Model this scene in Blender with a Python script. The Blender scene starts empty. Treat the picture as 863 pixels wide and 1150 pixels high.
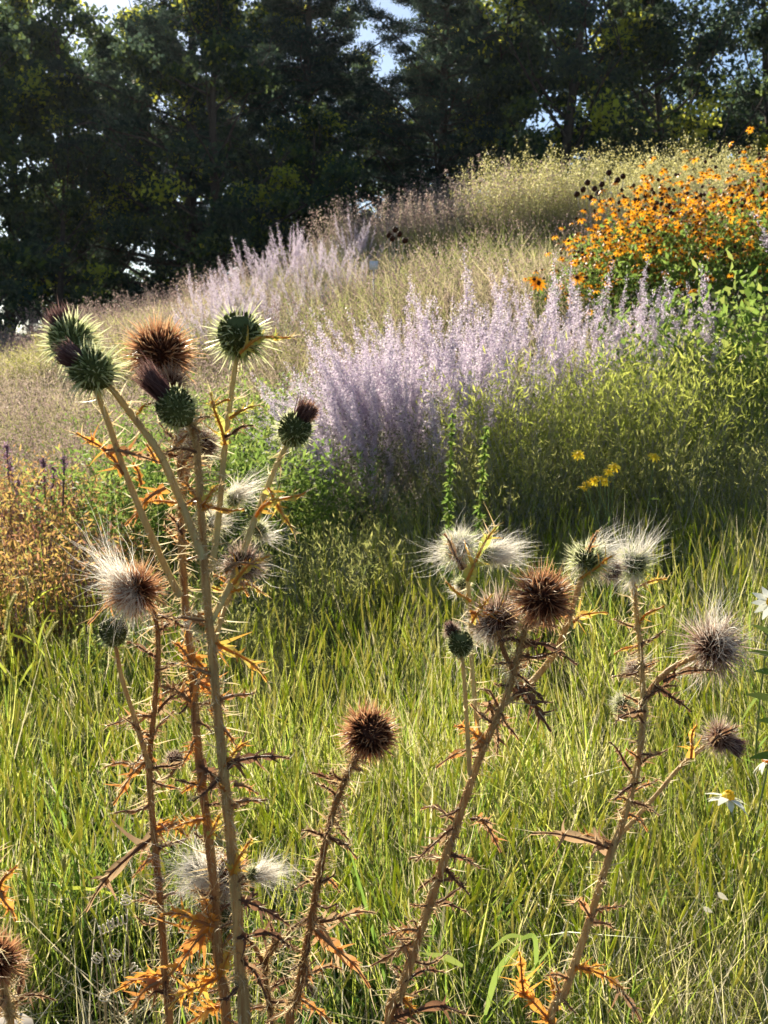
import bpy, math, random
import numpy as np
from mathutils import Vector, Matrix, noise as mnoise

# ------------------------------------------------------------------ camera, light
SC = bpy.context.scene
PITCH = math.radians(-7.2)
CAM_Z = 1.5
F = 1150.0                     # focal length in photograph pixels
cd = bpy.data.cameras.new('camera'); cam = bpy.data.objects.new('camera', cd)
SC.collection.objects.link(cam); SC.camera = cam
cam.location = (0, 0, CAM_Z); cam.rotation_euler = (math.pi/2 + PITCH, 0, 0)
cd.sensor_fit = 'VERTICAL'; cd.sensor_height = 36; cd.lens = 36
cd.clip_start = 0.02; cd.clip_end = 3000
cd.dof.use_dof = True; cd.dof.focus_distance = 1.15; cd.dof.aperture_fstop = 20

SUN_EL, SUN_AZ = math.radians(30), math.radians(-20)   # azimuth from +Y (view direction), negative to the left
w = bpy.data.worlds.new('World'); SC.world = w; w.use_nodes = True
nt = w.node_tree; bg = nt.nodes['Background']
sky = nt.nodes.new('ShaderNodeTexSky'); sky.sky_type = 'NISHITA'; sky.sun_disc = False
sky.sun_elevation = SUN_EL; sky.sun_rotation = SUN_AZ; sky.air_density = 1.0; sky.dust_density = 0.35; sky.ozone_density = 2.0
nt.links.new(sky.outputs[0], bg.inputs[0]); bg.inputs[1].default_value = 0.05
sd = bpy.data.lights.new('sun', 'SUN'); sd.energy = 5.0; sd.angle = math.radians(0.5); sd.color = (1.0, 0.89, 0.70)
sun = bpy.data.objects.new('sun', sd); SC.collection.objects.link(sun)
sdir = Vector((math.sin(SUN_AZ)*math.cos(SUN_EL), math.cos(SUN_AZ)*math.cos(SUN_EL), math.sin(SUN_EL)))
sun.rotation_euler = (-sdir).to_track_quat('-Z', 'Y').to_euler()
SC.view_settings.view_transform = 'Standard'; SC.view_settings.look = 'None'
SC.view_settings.exposure = 1.5; SC.view_settings.gamma = 1; SC.view_settings.use_curve_mapping = False
SC.render.engine = 'CYCLES'
SC.cycles.max_bounces = 8; SC.cycles.transmission_bounces = 5; SC.cycles.diffuse_bounces = 3
SC.cycles.glossy_bounces = 2; SC.cycles.transparent_max_bounces = 4
SC.cycles.use_denoising = True; SC.cycles.denoiser = 'OPENIMAGEDENOISE'; SC.cycles.denoising_input_passes = 'RGB_ALBEDO_NORMAL'; SC.cycles.denoising_prefilter = 'ACCURATE'
SC.cycles.use_adaptive_sampling = True; SC.cycles.adaptive_threshold = 0.02

R = np.random.default_rng(11)
random.seed(5)
C = SC.collection

# ------------------------------------------------------------------ helpers
def tag(o, label=None, cat=None, group=None, kind=None):
    if label: o['label'] = label
    if cat: o['category'] = cat
    if group: o['group'] = group
    if kind: o['kind'] = kind
    return o

def empty(name, loc=(0, 0, 0), rz=0.0, s=1.0):
    o = bpy.data.objects.new(name, None); C.objects.link(o)
    o.location = loc; o.rotation_euler = (0, 0, rz); o.scale = (s, s, s); o.empty_display_size = 0.1
    return o

class MB:
    """collects quads with a per-vertex value v"""
    def __init__(s): s.V = []; s.Q = []; s.A = []; s.n = 0
    def add(s, V, Q, A=0.5):
        V = np.asarray(V, np.float32).reshape(-1, 3); Q = np.asarray(Q, np.int32).reshape(-1, 4)
        s.V.append(V); s.Q.append(Q + s.n)
        A = np.asarray(A, np.float32)
        s.A.append(np.full(len(V), A, np.float32) if A.ndim == 0 else A.reshape(-1))
        s.n += len(V)
    def mesh(s, name, mat, smooth=False):
        V = np.concatenate(s.V); Q = np.concatenate(s.Q); A = np.concatenate(s.A)
        me = bpy.data.meshes.new(name)
        me.vertices.add(len(V)); me.vertices.foreach_set('co', V.ravel())
        me.loops.add(len(Q)*4); me.loops.foreach_set('vertex_index', Q.ravel())
        me.polygons.add(len(Q)); me.polygons.foreach_set('loop_start', np.arange(0, len(Q)*4, 4, dtype=np.int32))
        if smooth: me.polygons.foreach_set('use_smooth', np.ones(len(Q), bool))
        me.update(calc_edges=True)
        at = me.attributes.new('v', 'FLOAT', 'POINT'); at.data.foreach_set('value', A)
        me.materials.append(mat)
        return me
    def build(s, name, mat, parent=None, smooth=False):
        o = bpy.data.objects.new(name, s.mesh(name, mat, smooth)); C.objects.link(o); o.parent = parent
        return o

def link(name, me, parent=None, loc=(0, 0, 0), rot=(0, 0, 0), s=1.0):
    o = bpy.data.objects.new(name, me); C.objects.link(o); o.parent = parent
    o.location = loc; o.rotation_euler = rot; o.scale = (s, s, s)
    return o

def unit(v):
    v = np.asarray(v, float); return v/(np.linalg.norm(v, axis=-1, keepdims=True)+1e-9)

def rdir(n, up=0.0, spread=1.0):
    d = R.normal(size=(n, 3))*spread; d[:, 2] += up
    return unit(d)

def profile(t, kind):
    if kind == 'blade': return (1-t**2.2)*0.96+0.04
    if kind == 'taper': return (1-t)*0.93+0.07
    if kind == 'lance': return np.sin(np.pi*(0.12+0.88*t)**0.8)*0.95+0.05
    return np.ones_like(t)

def blades(mb, P, D, L, W, bend=None, nseg=3, prof='blade', v=0.5, sides=1, tv=0.0, face=None, wave=0.0):
    """N ribbons (sides=1) or three-sided spikes (sides=3): start P, direction D, length L, width W, bend vector (quadratic)"""
    P = np.asarray(P, float).reshape(-1, 3); N = len(P)
    if N == 0: return
    D = unit(np.broadcast_to(D, (N, 3))); L = np.broadcast_to(np.asarray(L, float), (N,))
    W = np.broadcast_to(np.asarray(W, float), (N,))
    bend = np.zeros((N, 3)) if bend is None else np.broadcast_to(bend, (N, 3))
    t = np.linspace(0, 1, nseg+1)
    C0 = P[:, None]+(D*L[:, None])[:, None]*t[None, :, None]+(bend*L[:, None])[:, None]*(t**2)[None, :, None]
    a = rdir(N) if face is None else np.broadcast_to(face, (N, 3))
    s1 = unit(np.cross(D, a)); s2 = np.cross(D, s1)
    if wave:
        ph = R.random((N, 1))*6.283; fr = 4+4*R.random((N, 1))
        C0 = C0+s1[:, None]*(np.sin(t[None]*fr+ph)*t[None]*L[:, None]*wave)[..., None]+s2[:, None]*(np.cos(t[None]*fr*.8+ph)*t[None]*L[:, None]*wave)[..., None]
    wt = W[:, None]*0.5*profile(t, prof)[None]
    vv = np.broadcast_to(np.asarray(v, float), (N,))
    vt = np.clip(vv[:, None]+tv*t[None], 0, 1)
    if sides == 1:
        A = C0-s1[:, None]*wt[..., None]; B = C0+s1[:, None]*wt[..., None]
        V = np.stack([A, B], 2).reshape(N, (nseg+1)*2, 3); k = 2
        q = np.array([[2*i, 2*i+1, 2*i+3, 2*i+2] for i in range(nseg)])
    else:
        rings = []
        for j in range(3):
            an = 2*math.pi*j/3
            rings.append(C0+(s1*math.cos(an)+s2*math.sin(an))[:, None]*wt[..., None])
        V = np.stack(rings, 2).reshape(N, (nseg+1)*3, 3); k = 3
        q = np.array([[3*i+j, 3*i+(j+1) % 3, 3*i+3+(j+1) % 3, 3*i+3+j] for i in range(nseg) for j in range(3)])
    Q = q[None]+(np.arange(N)*(nseg+1)*k)[:, None, None]
    mb.add(V.reshape(-1, 3), Q.reshape(-1, 4), np.repeat(vt, k, axis=1).reshape(-1))

def diamonds(mb, P, D, L, W, v=0.5, face=None, cup=0.15):
    """N leaf-shaped quads, base at P, pointing along D"""
    P = np.asarray(P, float).reshape(-1, 3); N = len(P)
    if N == 0: return
    D = unit(np.broadcast_to(D, (N, 3))); L = np.broadcast_to(np.asarray(L, float), (N,)); W = np.broadcast_to(np.asarray(W, float), (N,))
    a = rdir(N) if face is None else np.broadcast_to(face, (N, 3))
    s1 = unit(np.cross(D, a)); s2 = np.cross(D, s1)
    m = P+D*(L*0.45)[:, None]+s2*(L*cup)[:, None]
    V = np.stack([P, m-s1*(W/2)[:, None], P+D*L[:, None], m+s1*(W/2)[:, None]], 1)
    Q = np.arange(N*4).reshape(-1, 4)
    mb.add(V.reshape(-1, 3), Q, np.repeat(np.broadcast_to(np.asarray(v, float), (N,)), 4))

def catmull(pts, n=8):
    P = np.asarray(pts, float)
    if len(P) < 3: 
        t = np.linspace(0, 1, n+1)[:, None]; return P[0]*(1-t)+P[-1]*t
    Q = np.vstack([2*P[0]-P[1], P, 2*P[-1]-P[-2]]); out = []
    for i in range(1, len(Q)-2):
        for k in range(n):
            t = k/n
            out.append(0.5*((2*Q[i])+(-Q[i-1]+Q[i+1])*t+(2*Q[i-1]-5*Q[i]+4*Q[i+1]-Q[i+2])*t*t+(-Q[i-1]+3*Q[i]-3*Q[i+1]+Q[i+2])*t**3))
    out.append(Q[-2]); return np.array(out)

def tube(mb, path, r0, r1, sides=8, v=0.5, ridge=0.0, cap=True, jit=0.0):
    P = np.asarray(path, float); n = len(P)
    T = unit(np.gradient(P, axis=0))
    ref = np.array([0.0, 1.0, 0.0]) if abs(T[0][1]) < 0.8 else np.array([1.0, 0, 0])
    S = unit(np.cross(T, ref)); U = np.cross(T, S)
    rr = np.linspace(r0, r1, n)*(1+jit*R.normal(size=n)) if np.ndim(r0) == 0 else np.asarray(r0)
    an = np.linspace(0, 2*math.pi, sides, endpoint=False)
    rad = rr[:, None]*(1+ridge*np.cos(an*sides/2)[None])
    V = P[:, None]+(S[:, None]*np.cos(an)[None, :, None]+U[:, None]*np.sin(an)[None, :, None])*rad[..., None]
    q = [[i*sides+j, i*sides+(j+1) % sides, (i+1)*sides+(j+1) % sides, (i+1)*sides+j] for i in range(n-1) for j in range(sides)]
    V = V.reshape(-1, 3)
    if cap:
        for e in (0, n-1):
            b = len(V); V = np.vstack([V, P[e]])
            q += [[b, e*sides+j, e*sides+(j+1) % sides, e*sides+(j+2) % sides] for j in range(0, sides, 2)]
    mb.add(V, q, v)
    return P, T, rr

def ellipsoid(mb, rx, ry, rz, c=(0, 0, 0), nu=20, nv=12, v=0.5, bump=0.0):
    th = np.linspace(0.02, math.pi-0.02, nv+1); ph = np.linspace(0, 2*math.pi, nu, endpoint=False)
    k = 1+bump*R.normal(size=(nv+1, nu))
    V = np.stack([rx*np.sin(th)[:, None]*np.cos(ph)[None]*k, ry*np.sin(th)[:, None]*np.sin(ph)[None]*k, rz*np.cos(th)[:, None]*k], -1)+np.array(c)
    q = [[i*nu+j, (i+1)*nu+j, (i+1)*nu+(j+1) % nu, i*nu+(j+1) % nu] for i in range(nv) for j in range(nu)]
    mb.add(V.reshape(-1, 3), q, v)

# smooth interpolation of the ground profile
_ys = np.array([-60, -10, -2, 0, 2, 3.5, 5.3, 7, 9, 12, 15, 18, 22, 28, 40, 80, 300, 2500.0])
_fz = np.array([-1, -0.3, -.05, 0, .2, .45, .85, 1.35, 1.95, 2.7, 3.05, 2.9, 2.1, 0.9, 0.2, -1, -4, -30])
_gz = np.array([0, 0, 0, 0, .02, .06, .11, .17, .21, .245, .26, .26, .24, .2, .12, .0, 0, 0])
def _sm(ys, zs, y):
    s = 0.0
    for o, k in ((-.8, .2), (-.4, .2), (0, .2), (.4, .2), (.8, .2)): s = s+np.interp(y+o, ys, zs)*k
    return s
def ground(x, y):
    x = np.asarray(x, float); y = np.asarray(y, float)
    xx = np.clip(x, -14, 12); xx = np.where(xx > 1.1, 1.1+(xx-1.1)*.36, xx)
    z = _sm(_ys, _fz, y)+_sm(_ys, _gz, y)*xx
    z = z+0.03*np.sin(x*2.1+y*1.3)+0.025*np.sin(x*0.9-y*2.3+1)
    return z
def gpos(px, Y):
    x = (px-431.5)/F*Y
    return (x, Y, float(ground(x, Y)))
def P3(px, py, Y):
    """world point at depth Y seen at photograph pixel px, py"""
    dx, dy, dz = (px-431.5)/F, (575-py)/F, -1.0
    a = math.pi/2+PITCH
    y = dy*math.cos(a)-dz*math.sin(a); z = dy*math.sin(a)+dz*math.cos(a)
    k = Y/y
    return np.array([dx*k, Y, CAM_Z+z*k])
def nz(x, y, f=1.0, seed=0.0):
    x = np.asarray(x); y = np.asarray(y)
    return 0.5+0.25*(np.sin(x*f*1.7+seed)*np.cos(y*f*1.3+seed*2)+np.sin(x*f*3.1+y*f*2.3+seed*1.7)*0.6+np.sin(y*f*4.7-x*f*3.9+seed*.7)*0.4)

ORD = ['first', 'second', 'third', 'fourth', 'fifth', 'sixth', 'seventh', 'eighth', 'ninth', 'tenth', 'eleventh', 'twelfth', 'thirteenth',
       'fourteenth', 'fifteenth', 'sixteenth', 'seventeenth', 'eighteenth', 'nineteenth', 'twentieth', 'twenty-first', 'twenty-second', 'twenty-third', 'twenty-fourth', 'twenty-fifth', 'twenty-sixth', 'twenty-seventh', 'twenty-eighth']
def number(objs, text, first='leftmost', last='rightmost'):
    """gives each thing its place counted from the left of the picture; text holds %s"""
    o2 = sorted(objs, key=lambda o: o.location.x/max(o.location.y, .1))
    for i, o in enumerate(o2):
        wd = first if i == 0 else (last if i == len(o2)-1 else ORD[i]+' from left')
        o['label'] = text % wd

# ------------------------------------------------------------------ materials
def mat_leaf(name, cols, trans=0.45, rough=0.5, spec=0.25, tsat=1.0, noise=0.0, nscale=30, stretch=None):
    m = bpy.data.materials.new(name); m.use_nodes = True; n = m.node_tree; n.nodes.clear()
    out = n.nodes.new('ShaderNodeOutputMaterial'); at = n.nodes.new('ShaderNodeAttribute'); at.attribute_name = 'v'
    cr = n.nodes.new('ShaderNodeValToRGB'); e = cr.color_ramp.elements
    while len(e) < len(cols): e.new(0.5)
    for i, (p, c) in enumerate(cols): e[i].position = p; e[i].color = (*c, 1)
    src = at.outputs['Fac']
    if noise > 0:
        tx = n.nodes.new('ShaderNodeTexNoise'); tx.inputs['Scale'].default_value = nscale; tx.inputs['Detail'].default_value = 3
        ge = n.nodes.new('ShaderNodeNewGeometry')
        mp = n.nodes.new('ShaderNodeMapping'); mp.inputs['Scale'].default_value = stretch or (1, 1, 1)
        n.links.new(ge.outputs['Position'], mp.inputs[0]); n.links.new(mp.outputs[0], tx.inputs['Vector'])
        ma = n.nodes.new('ShaderNodeMath'); ma.operation = 'MULTIPLY_ADD'; ma.inputs[1].default_value = noise*2; ma.inputs[2].default_value = -noise
        n.links.new(tx.outputs[0], ma.inputs[0]); ad = n.nodes.new('ShaderNodeMath'); ad.operation = 'ADD'; ad.use_clamp = True
        n.links.new(ma.outputs[0], ad.inputs[0]); n.links.new(src, ad.inputs[1]); src = ad.outputs[0]
    n.links.new(src, cr.inputs[0])
    pb = n.nodes.new('ShaderNodeBsdfPrincipled'); pb.inputs['Roughness'].default_value = rough; pb.inputs['Specular IOR Level'].default_value = spec
    n.links.new(cr.outputs[0], pb.inputs['Base Color'])
    if trans > 0:
        tr = n.nodes.new('ShaderNodeBsdfTranslucent'); gm = n.nodes.new('ShaderNodeGamma'); gm.inputs[1].default_value = 1.0/tsat
        n.links.new(cr.outputs[0], gm.inputs[0]); n.links.new(gm.outputs[0], tr.inputs[0])
        mx = n.nodes.new('ShaderNodeMixShader'); mx.inputs[0].default_value = trans
        n.links.new(pb.outputs[0], mx.inputs[1]); n.links.new(tr.outputs[0], mx.inputs[2]); n.links.new(mx.outputs[0], out.inputs[0])
    else: n.links.new(pb.outputs[0], out.inputs[0])
    return m

M = {}
M['grass'] = mat_leaf('grass', [(0, (.04, .10, .016)), (.3, (.11, .20, .018)), (.6, (.38, .45, .035)), (.85, (.58, .54, .13)), (1, (.60, .52, .30))], .58, .38, .4, 1.35)
M['straw'] = mat_leaf('straw', [(0, (.25, .20, .10)), (.5, (.48, .42, .27)), (1, (.70, .66, .55))], .4, .45, .4, 1.2)
M['meadow'] = mat_leaf('meadow', [(0, (.10, .14, .04)), (.35, (.24, .27, .08)), (.6, (.36, .34, .14)), (.8, (.36, .26, .23)), (1, (.60, .54, .28))], .55, .6, .2, 1.15)
M['cover'] = mat_leaf('cover', [(0, (.03, .09, .02)), (.6, (.08, .18, .03)), (1, (.20, .28, .06))], .45, .62, .14, 1.3)
M['soil'] = mat_leaf('soil', [(0, (.030, .024, .014)), (.5, (.055, .042, .024)), (1, (.075, .065, .032))], 0, .95, .1, 1, .5, 6)
M['sage_leaf'] = mat_leaf('sage_leaf', [(0, (.09, .12, .045)), (.6, (.20, .23, .09)), (1, (.34, .36, .16))], .5, .6, .2, 1.2)
M['sage_stem'] = mat_leaf('sage_stem', [(0, (.30, .28, .24)), (1, (.48, .46, .42))], .15, .7, .2)
M['lilac'] = mat_leaf('lilac', [(0, (.36, .27, .41)), (.35, (.58, .48, .62)), (.75, (.77, .69, .78)), (1, (.92, .88, .90))], .5, .6, .15, 1.15)
M['bush_leaf'] = mat_leaf('bush_leaf', [(0, (.07, .10, .025)), (.5, (.19, .21, .045)), (1, (.38, .37, .10))], .55, .62, .14, 1.3)
M['lime_leaf'] = mat_leaf('lime_leaf', [(0, (.07, .14, .02)), (.5, (.14, .24, .03)), (1, (.30, .36, .06))], .5, .62, .14, 1.35)
M['olive_leaf'] = mat_leaf('olive_leaf', [(0, (.13, .17, .02)), (.5, (.30, .35, .045)), (1, (.48, .50, .09))], .6, .62, .14, 1.3)
M['gold_leaf'] = mat_leaf('gold_leaf', [(0, (.16, .18, .04)), (.5, (.34, .34, .08)), (1, (.52, .48, .16))], .5, .62, .14, 1.2)
M['amber_leaf'] = mat_leaf('amber_leaf', [(0, (.20, .08, .06)), (.3, (.40, .18, .08)), (.6, (.60, .36, .08)), (.8, (.40, .34, .07)), (1, (.20, .28, .05))], .5, .62, .14, 1.25)
M['purple_spike'] = mat_leaf('purple_spike', [(0, (.16, .08, .12)), (.6, (.34, .21, .30)), (1, (.52, .38, .50))], .4, .6, .2)
M['gold_seed'] = mat_leaf('gold_seed', [(0, (.28, .25, .07)), (.5, (.48, .45, .15)), (1, (.74, .70, .36))], .5, .6, .2, 1.15)
M['rose_seed'] = mat_leaf('rose_seed', [(0, (.20, .13, .13)), (.5, (.35, .25, .23)), (1, (.56, .46, .36))], .45, .6, .2, 1.1)
M['clump_blade'] = mat_leaf('clump_blade', [(0, (.08, .12, .035)), (.5, (.17, .19, .06)), (1, (.34, .32, .14))], .45, .5, .3, 1.25)
M['petal'] = mat_leaf('petal', [(0, (.62, .17, .008)), (.5, (.84, .33, .012)), (1, (.92, .50, .03))], .42, .5, .25, 1.15)
M['cone'] = mat_leaf('cone', [(0, (.03, .012, .008)), (1, (.09, .035, .015))], 0, .8, .1)
M['yellow'] = mat_leaf('yellow', [(0, (.85, .55, .02)), (1, (.95, .75, .05))], .4, .5, .25, 1.1)
M['white_petal'] = mat_leaf('white_petal', [(0, (.75, .76, .62)), (1, (.85, .86, .80))], .35, .5, .25, 1.0)
M['stem_green'] = mat_leaf('stem_green', [(0, (.10, .15, .05)), (1, (.22, .26, .09))], .2, .6, .25)
M['bark'] = mat_leaf('bark', [(0, (.035, .028, .022)), (.5, (.06, .048, .038)), (1, (.10, .085, .07))], 0, .9, .1, 1, .5, 8)
M['tree_leaf'] = mat_leaf('tree_leaf', [(0, (.024, .045, .036)), (.6, (.050, .084, .040)), (.9, (.11, .16, .03)), (1, (.48, .50, .05))], .45, .75, .06, 1.25)  # last stop paints sunlit leaves into the colour
M['pine_needle'] = mat_leaf('pine_needle', [(0, (.023, .043, .037)), (1, (.050, .078, .052))], .32, .8, .05, 1.1)
# thistle parts
M['th_stem'] = mat_leaf('th_stem', [(0, (.12, .045, .02)), (.35, (.38, .19, .07)), (.65, (.56, .40, .17)), (1, (.62, .56, .27))], .3, .55, .35, 1, .45, 260, (1, 1, .10))
M['th_spike'] = mat_leaf('th_spike', [(0, (.26, .12, .05)), (.5, (.58, .42, .20)), (1, (.80, .72, .48))], .55, .45, .35, 1.15)
M['th_leaf'] = mat_leaf('th_leaf', [(0, (.09, .045, .03)), (.2, (.22, .10, .05)), (.38, (.42, .28, .15)), (.52, (.46, .18, .05)), (.72, (.72, .31, .04)), (.85, (.70, .48, .08)), (.93, (.50, .50, .10)), (1, (.22, .32, .06))], .5, .42, .35, 1.2, .10, 90)
M['th_core_green'] = mat_leaf('th_core_green', [(0, (.055, .065, .022)), (1, (.14, .16, .055))], 0, .8, .08, 1, .3, 250)
M['th_core_brown'] = mat_leaf('th_core_brown', [(0, (.05, .022, .016)), (1, (.13, .05, .028))], 0, .8, .15, 1, .3, 250)
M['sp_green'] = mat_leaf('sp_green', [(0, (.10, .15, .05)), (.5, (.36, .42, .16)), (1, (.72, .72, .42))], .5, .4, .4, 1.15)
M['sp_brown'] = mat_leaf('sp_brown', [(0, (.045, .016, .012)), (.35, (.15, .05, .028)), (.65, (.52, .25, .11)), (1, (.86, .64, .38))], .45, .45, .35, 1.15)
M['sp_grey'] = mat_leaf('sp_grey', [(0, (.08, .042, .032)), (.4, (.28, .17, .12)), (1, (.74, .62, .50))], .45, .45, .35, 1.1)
M['floret'] = mat_leaf('floret', [(0, (.045, .022, .022)), (.6, (.15, .075, .07)), (1, (.42, .28, .24))], .35, .6, .2)
M['pappus'] = mat_leaf('pappus', [(0, (.70, .64, .54)), (1, (.90, .88, .82))], .55, .4, .4)
M['stone'] = mat_leaf('stone', [(0, (.18, .16, .14)), (1, (.36, .33, .30))], 0, .9, .2, 1, .5, 60)
M['white_board'] = mat_leaf('white_board', [(0, (.7, .7, .68)), (1, (.8, .8, .8))], 0, .6, .3)
M['stake_grey'] = mat_leaf('stake_grey', [(0, (.3, .3, .32)), (1, (.4, .4, .42))], 0, .6, .3)  # plain grey of the marker stake

# ------------------------------------------------------------------ ground
def build_ground():
    xs = np.concatenate([[-1500, -500, -200, -90, -50, -30, -20], np.arange(-14, 14.01, 0.2), [20, 30, 50, 90, 200, 500, 1500]])
    ys = np.concatenate([[-400, -60, -20, -8], np.arange(-3, 30, 0.2), np.arange(30, 60, 2), [80, 120, 200, 300, 600, 1200, 2400]])
    X, Y = np.meshgrid(xs, ys); Z = ground(X, Y)+0.012*R.normal(size=X.shape)*(np.abs(X) < 14)
    nx = len(xs); i, j = np.meshgrid(np.arange(len(ys)-1), np.arange(nx-1), indexing='ij')
    a = (i*nx+j).ravel(); Q = np.stack([a, a+1, a+nx+1, a+nx], 1)
    mb = MB(); mb.add(np.stack([X, Y, Z], -1).reshape(-1, 3), Q, 0.5)
    tag(mb.build('ground', M['soil'], None, True), kind='structure')
build_ground()

def scatter(n, y0, y1, mx=0.45, extra=0.25, pw=1.0):
    """points over the visible wedge of ground; more of them near the camera when pw > 1"""
    y = y0+(y1-y0)*R.random(n)**pw
    x = (R.random(n)*2-1)*(y*mx+extra)
    return x, y

# ------------------------------------------------------------------ meadow grass (uncountable)
def lawn():
    mb = MB()
    for (nt_, per, y0, y1) in ((1000, 42, 1.3, 2.6), (1100, 40, 2.5, 3.8), (900, 36, 3.7, 4.35), (90, 24, 4.3, 5.0)):
        cx, cy = scatter(nt_, y0, y1, .42, .3)
        p1 = nz(cx, cy, 1.5, 3); pxx = cx/cy*F+431.5; dens = np.where((pxx > 215) & (pxx < 415) & (cy > 2.9) & (cy < 4.4), .22, np.where((pxx > 70) & (pxx < 215) & (cy > 2.6) & (cy < 3.6), .5, .86)); keep = R.random(nt_) < dens*np.clip((p1*.6+nz(cx, cy, 4.1, 1)*.4-.37)*7, .02, 1); cx, cy = cx[keep], cy[keep]; k = len(cx)
        th = .12+.36*R.random(k)**1.4+.12*nz(cx, cy, 1.2, 9); th *= np.interp(cy, [1.3, 2.2, 3.4, 5.2], [.85, 1.05, .95, .5]); tv = .10+.75*nz(cx, cy, 1.0, 5)+.60*R.random(k)-.14-.10*(cy < 2.2)
        lean = rdir(k, .0)*.13
        id_ = np.repeat(np.arange(k), per); n = len(id_); a = R.random(n)*6.283; q = np.sqrt(R.random(n)); rr = (.02+.055*R.random(k))[id_]
        x = cx[id_]+np.cos(a)*q*rr; y = cy[id_]+np.sin(a)*q*rr
        out = .17*q; d = np.stack([np.cos(a)*out, np.sin(a)*out, np.ones(n)], 1)+lean[id_]+R.normal(size=(n, 3))*.13
        arch = (.04+.34*R.random(n)**3)*(1+1.3*(y < 2.2)+1.0*((x > .15) & (y < 2.7))); b = np.stack([np.cos(a)*arch, np.sin(a)*arch, -arch*.8], 1)+R.normal(size=(n, 3))*.07
        sp_ = (R.random(k))[id_]; broad = sp_ < .14; fine = sp_ > .80
        H = th[id_]*(.35+.75*R.random(n))*np.where(fine, 1.15, 1); v = np.clip(tv[id_]+.15*R.normal(size=n), 0, .92); v = np.where(broad, v*.4, np.where(fine & (R.random(n) < .6), .8+.15*R.random(n), v)); v = np.where(R.random(n) < .05, .85+.15*R.random(n), v)
        blades(mb, np.stack([x, y, ground(x, y)-.01], 1), d, H, (.0024+.0034*R.random(n)**1.6+.0009*np.maximum(y-2.8, 0))*np.where(broad, 1.9, np.where(fine, .6, 1)), b, 4, 'blade', v, tv=.12, wave=.02)
    n = 10000; x, y = scatter(n, 1.3, 5.0, .43, .3)
    blades(mb, np.stack([x, y, ground(x, y)-.01], 1), rdir(n, 2.2, .8), .08+.14*R.random(n), .004, R.normal(size=(n, 3))*.3, 3, 'blade', np.clip(.15+.15*R.normal(size=n), 0, 1), tv=.1)
    tag(mb.build('meadow_grass', M['grass']), 'sunlit yellow green meadow grass carpeting the ground in front of the flower border', 'grass', kind='stuff')
    # low leafy ground cover
    mb = MB()
    x, y = scatter(52000, 1.3, 5.2, .43, .3)
    k = nz(x, y, 1.9, 7) > .42; x, y = x[k], y[k]; n = len(x)
    z = ground(x, y)+.02+.15*R.random(n)*nz(x, y, 1.3, 2)
    diamonds(mb, np.stack([x, y, z], 1), rdir(n, .6), .018+.022*R.random(n), .007+.010*R.random(n), R.random(n))
    tag(mb.build('ground_cover', M['cover']), 'low leafy green weeds creeping between the grass tufts', 'ground cover', kind='stuff')
    # bleached dead stalks
    mb = MB()
    n = 11000; x, y = scatter(n, 1.3, 4.4, .43, .3, 1.3)
    k = R.random(n) < np.where(y < 2.6, .95, .35)*np.where(x > .2, 1, .6); x, y = x[k], y[k]; n = len(x)
    d = rdir(n, .9, .8); d[:, 2] = abs(d[:, 2]); d = unit(d)
    P = np.stack([x, y, ground(x, y)+.02+.12*R.random(n)], 1)
    blades(mb, P, d, .10+.20*R.random(n), .0022+.0012*R.random(n), R.normal(size=(n, 3))*.2, 4, 'blade', R.random(n))
    tag(mb.build('dry_grass', M['straw']), 'pale dead grass stalks tangled low among the green blades', 'dry grass', kind='stuff')
    # flowering grass culms with small brown heads
    mb = MB()
    n = 5500; x, y = scatter(n, 1.7, 4.35, .43, .3)
    H = (.28+.18*R.random(n))*np.interp(y, [2, 3.2, 4.6], [1, 1, .72]); P = np.stack([x, y, ground(x, y)], 1); d = rdir(n, 5, .55); b = R.normal(size=(n, 3))*.12
    b[:, 2] = -abs(b[:, 2])*.4
    v = .42+.38*R.random(n)
    blades(mb, P, d, H, .0024, b, 4, 'blade', v)
    T = P+d*H[:, None]+b*H[:, None]
    blades(mb, T-unit(d+2*b)*.03, unit(d+2*b), .045+.04*R.random(n), .0062, None, 3, 'lance', np.clip(v+.12, 0, 1), sides=3)
    tag(mb.build('seeding_grass', M['grass']), 'thin upright grass culms with narrow seed heads above the sward', 'grass', kind='stuff')
lawn()

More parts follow.
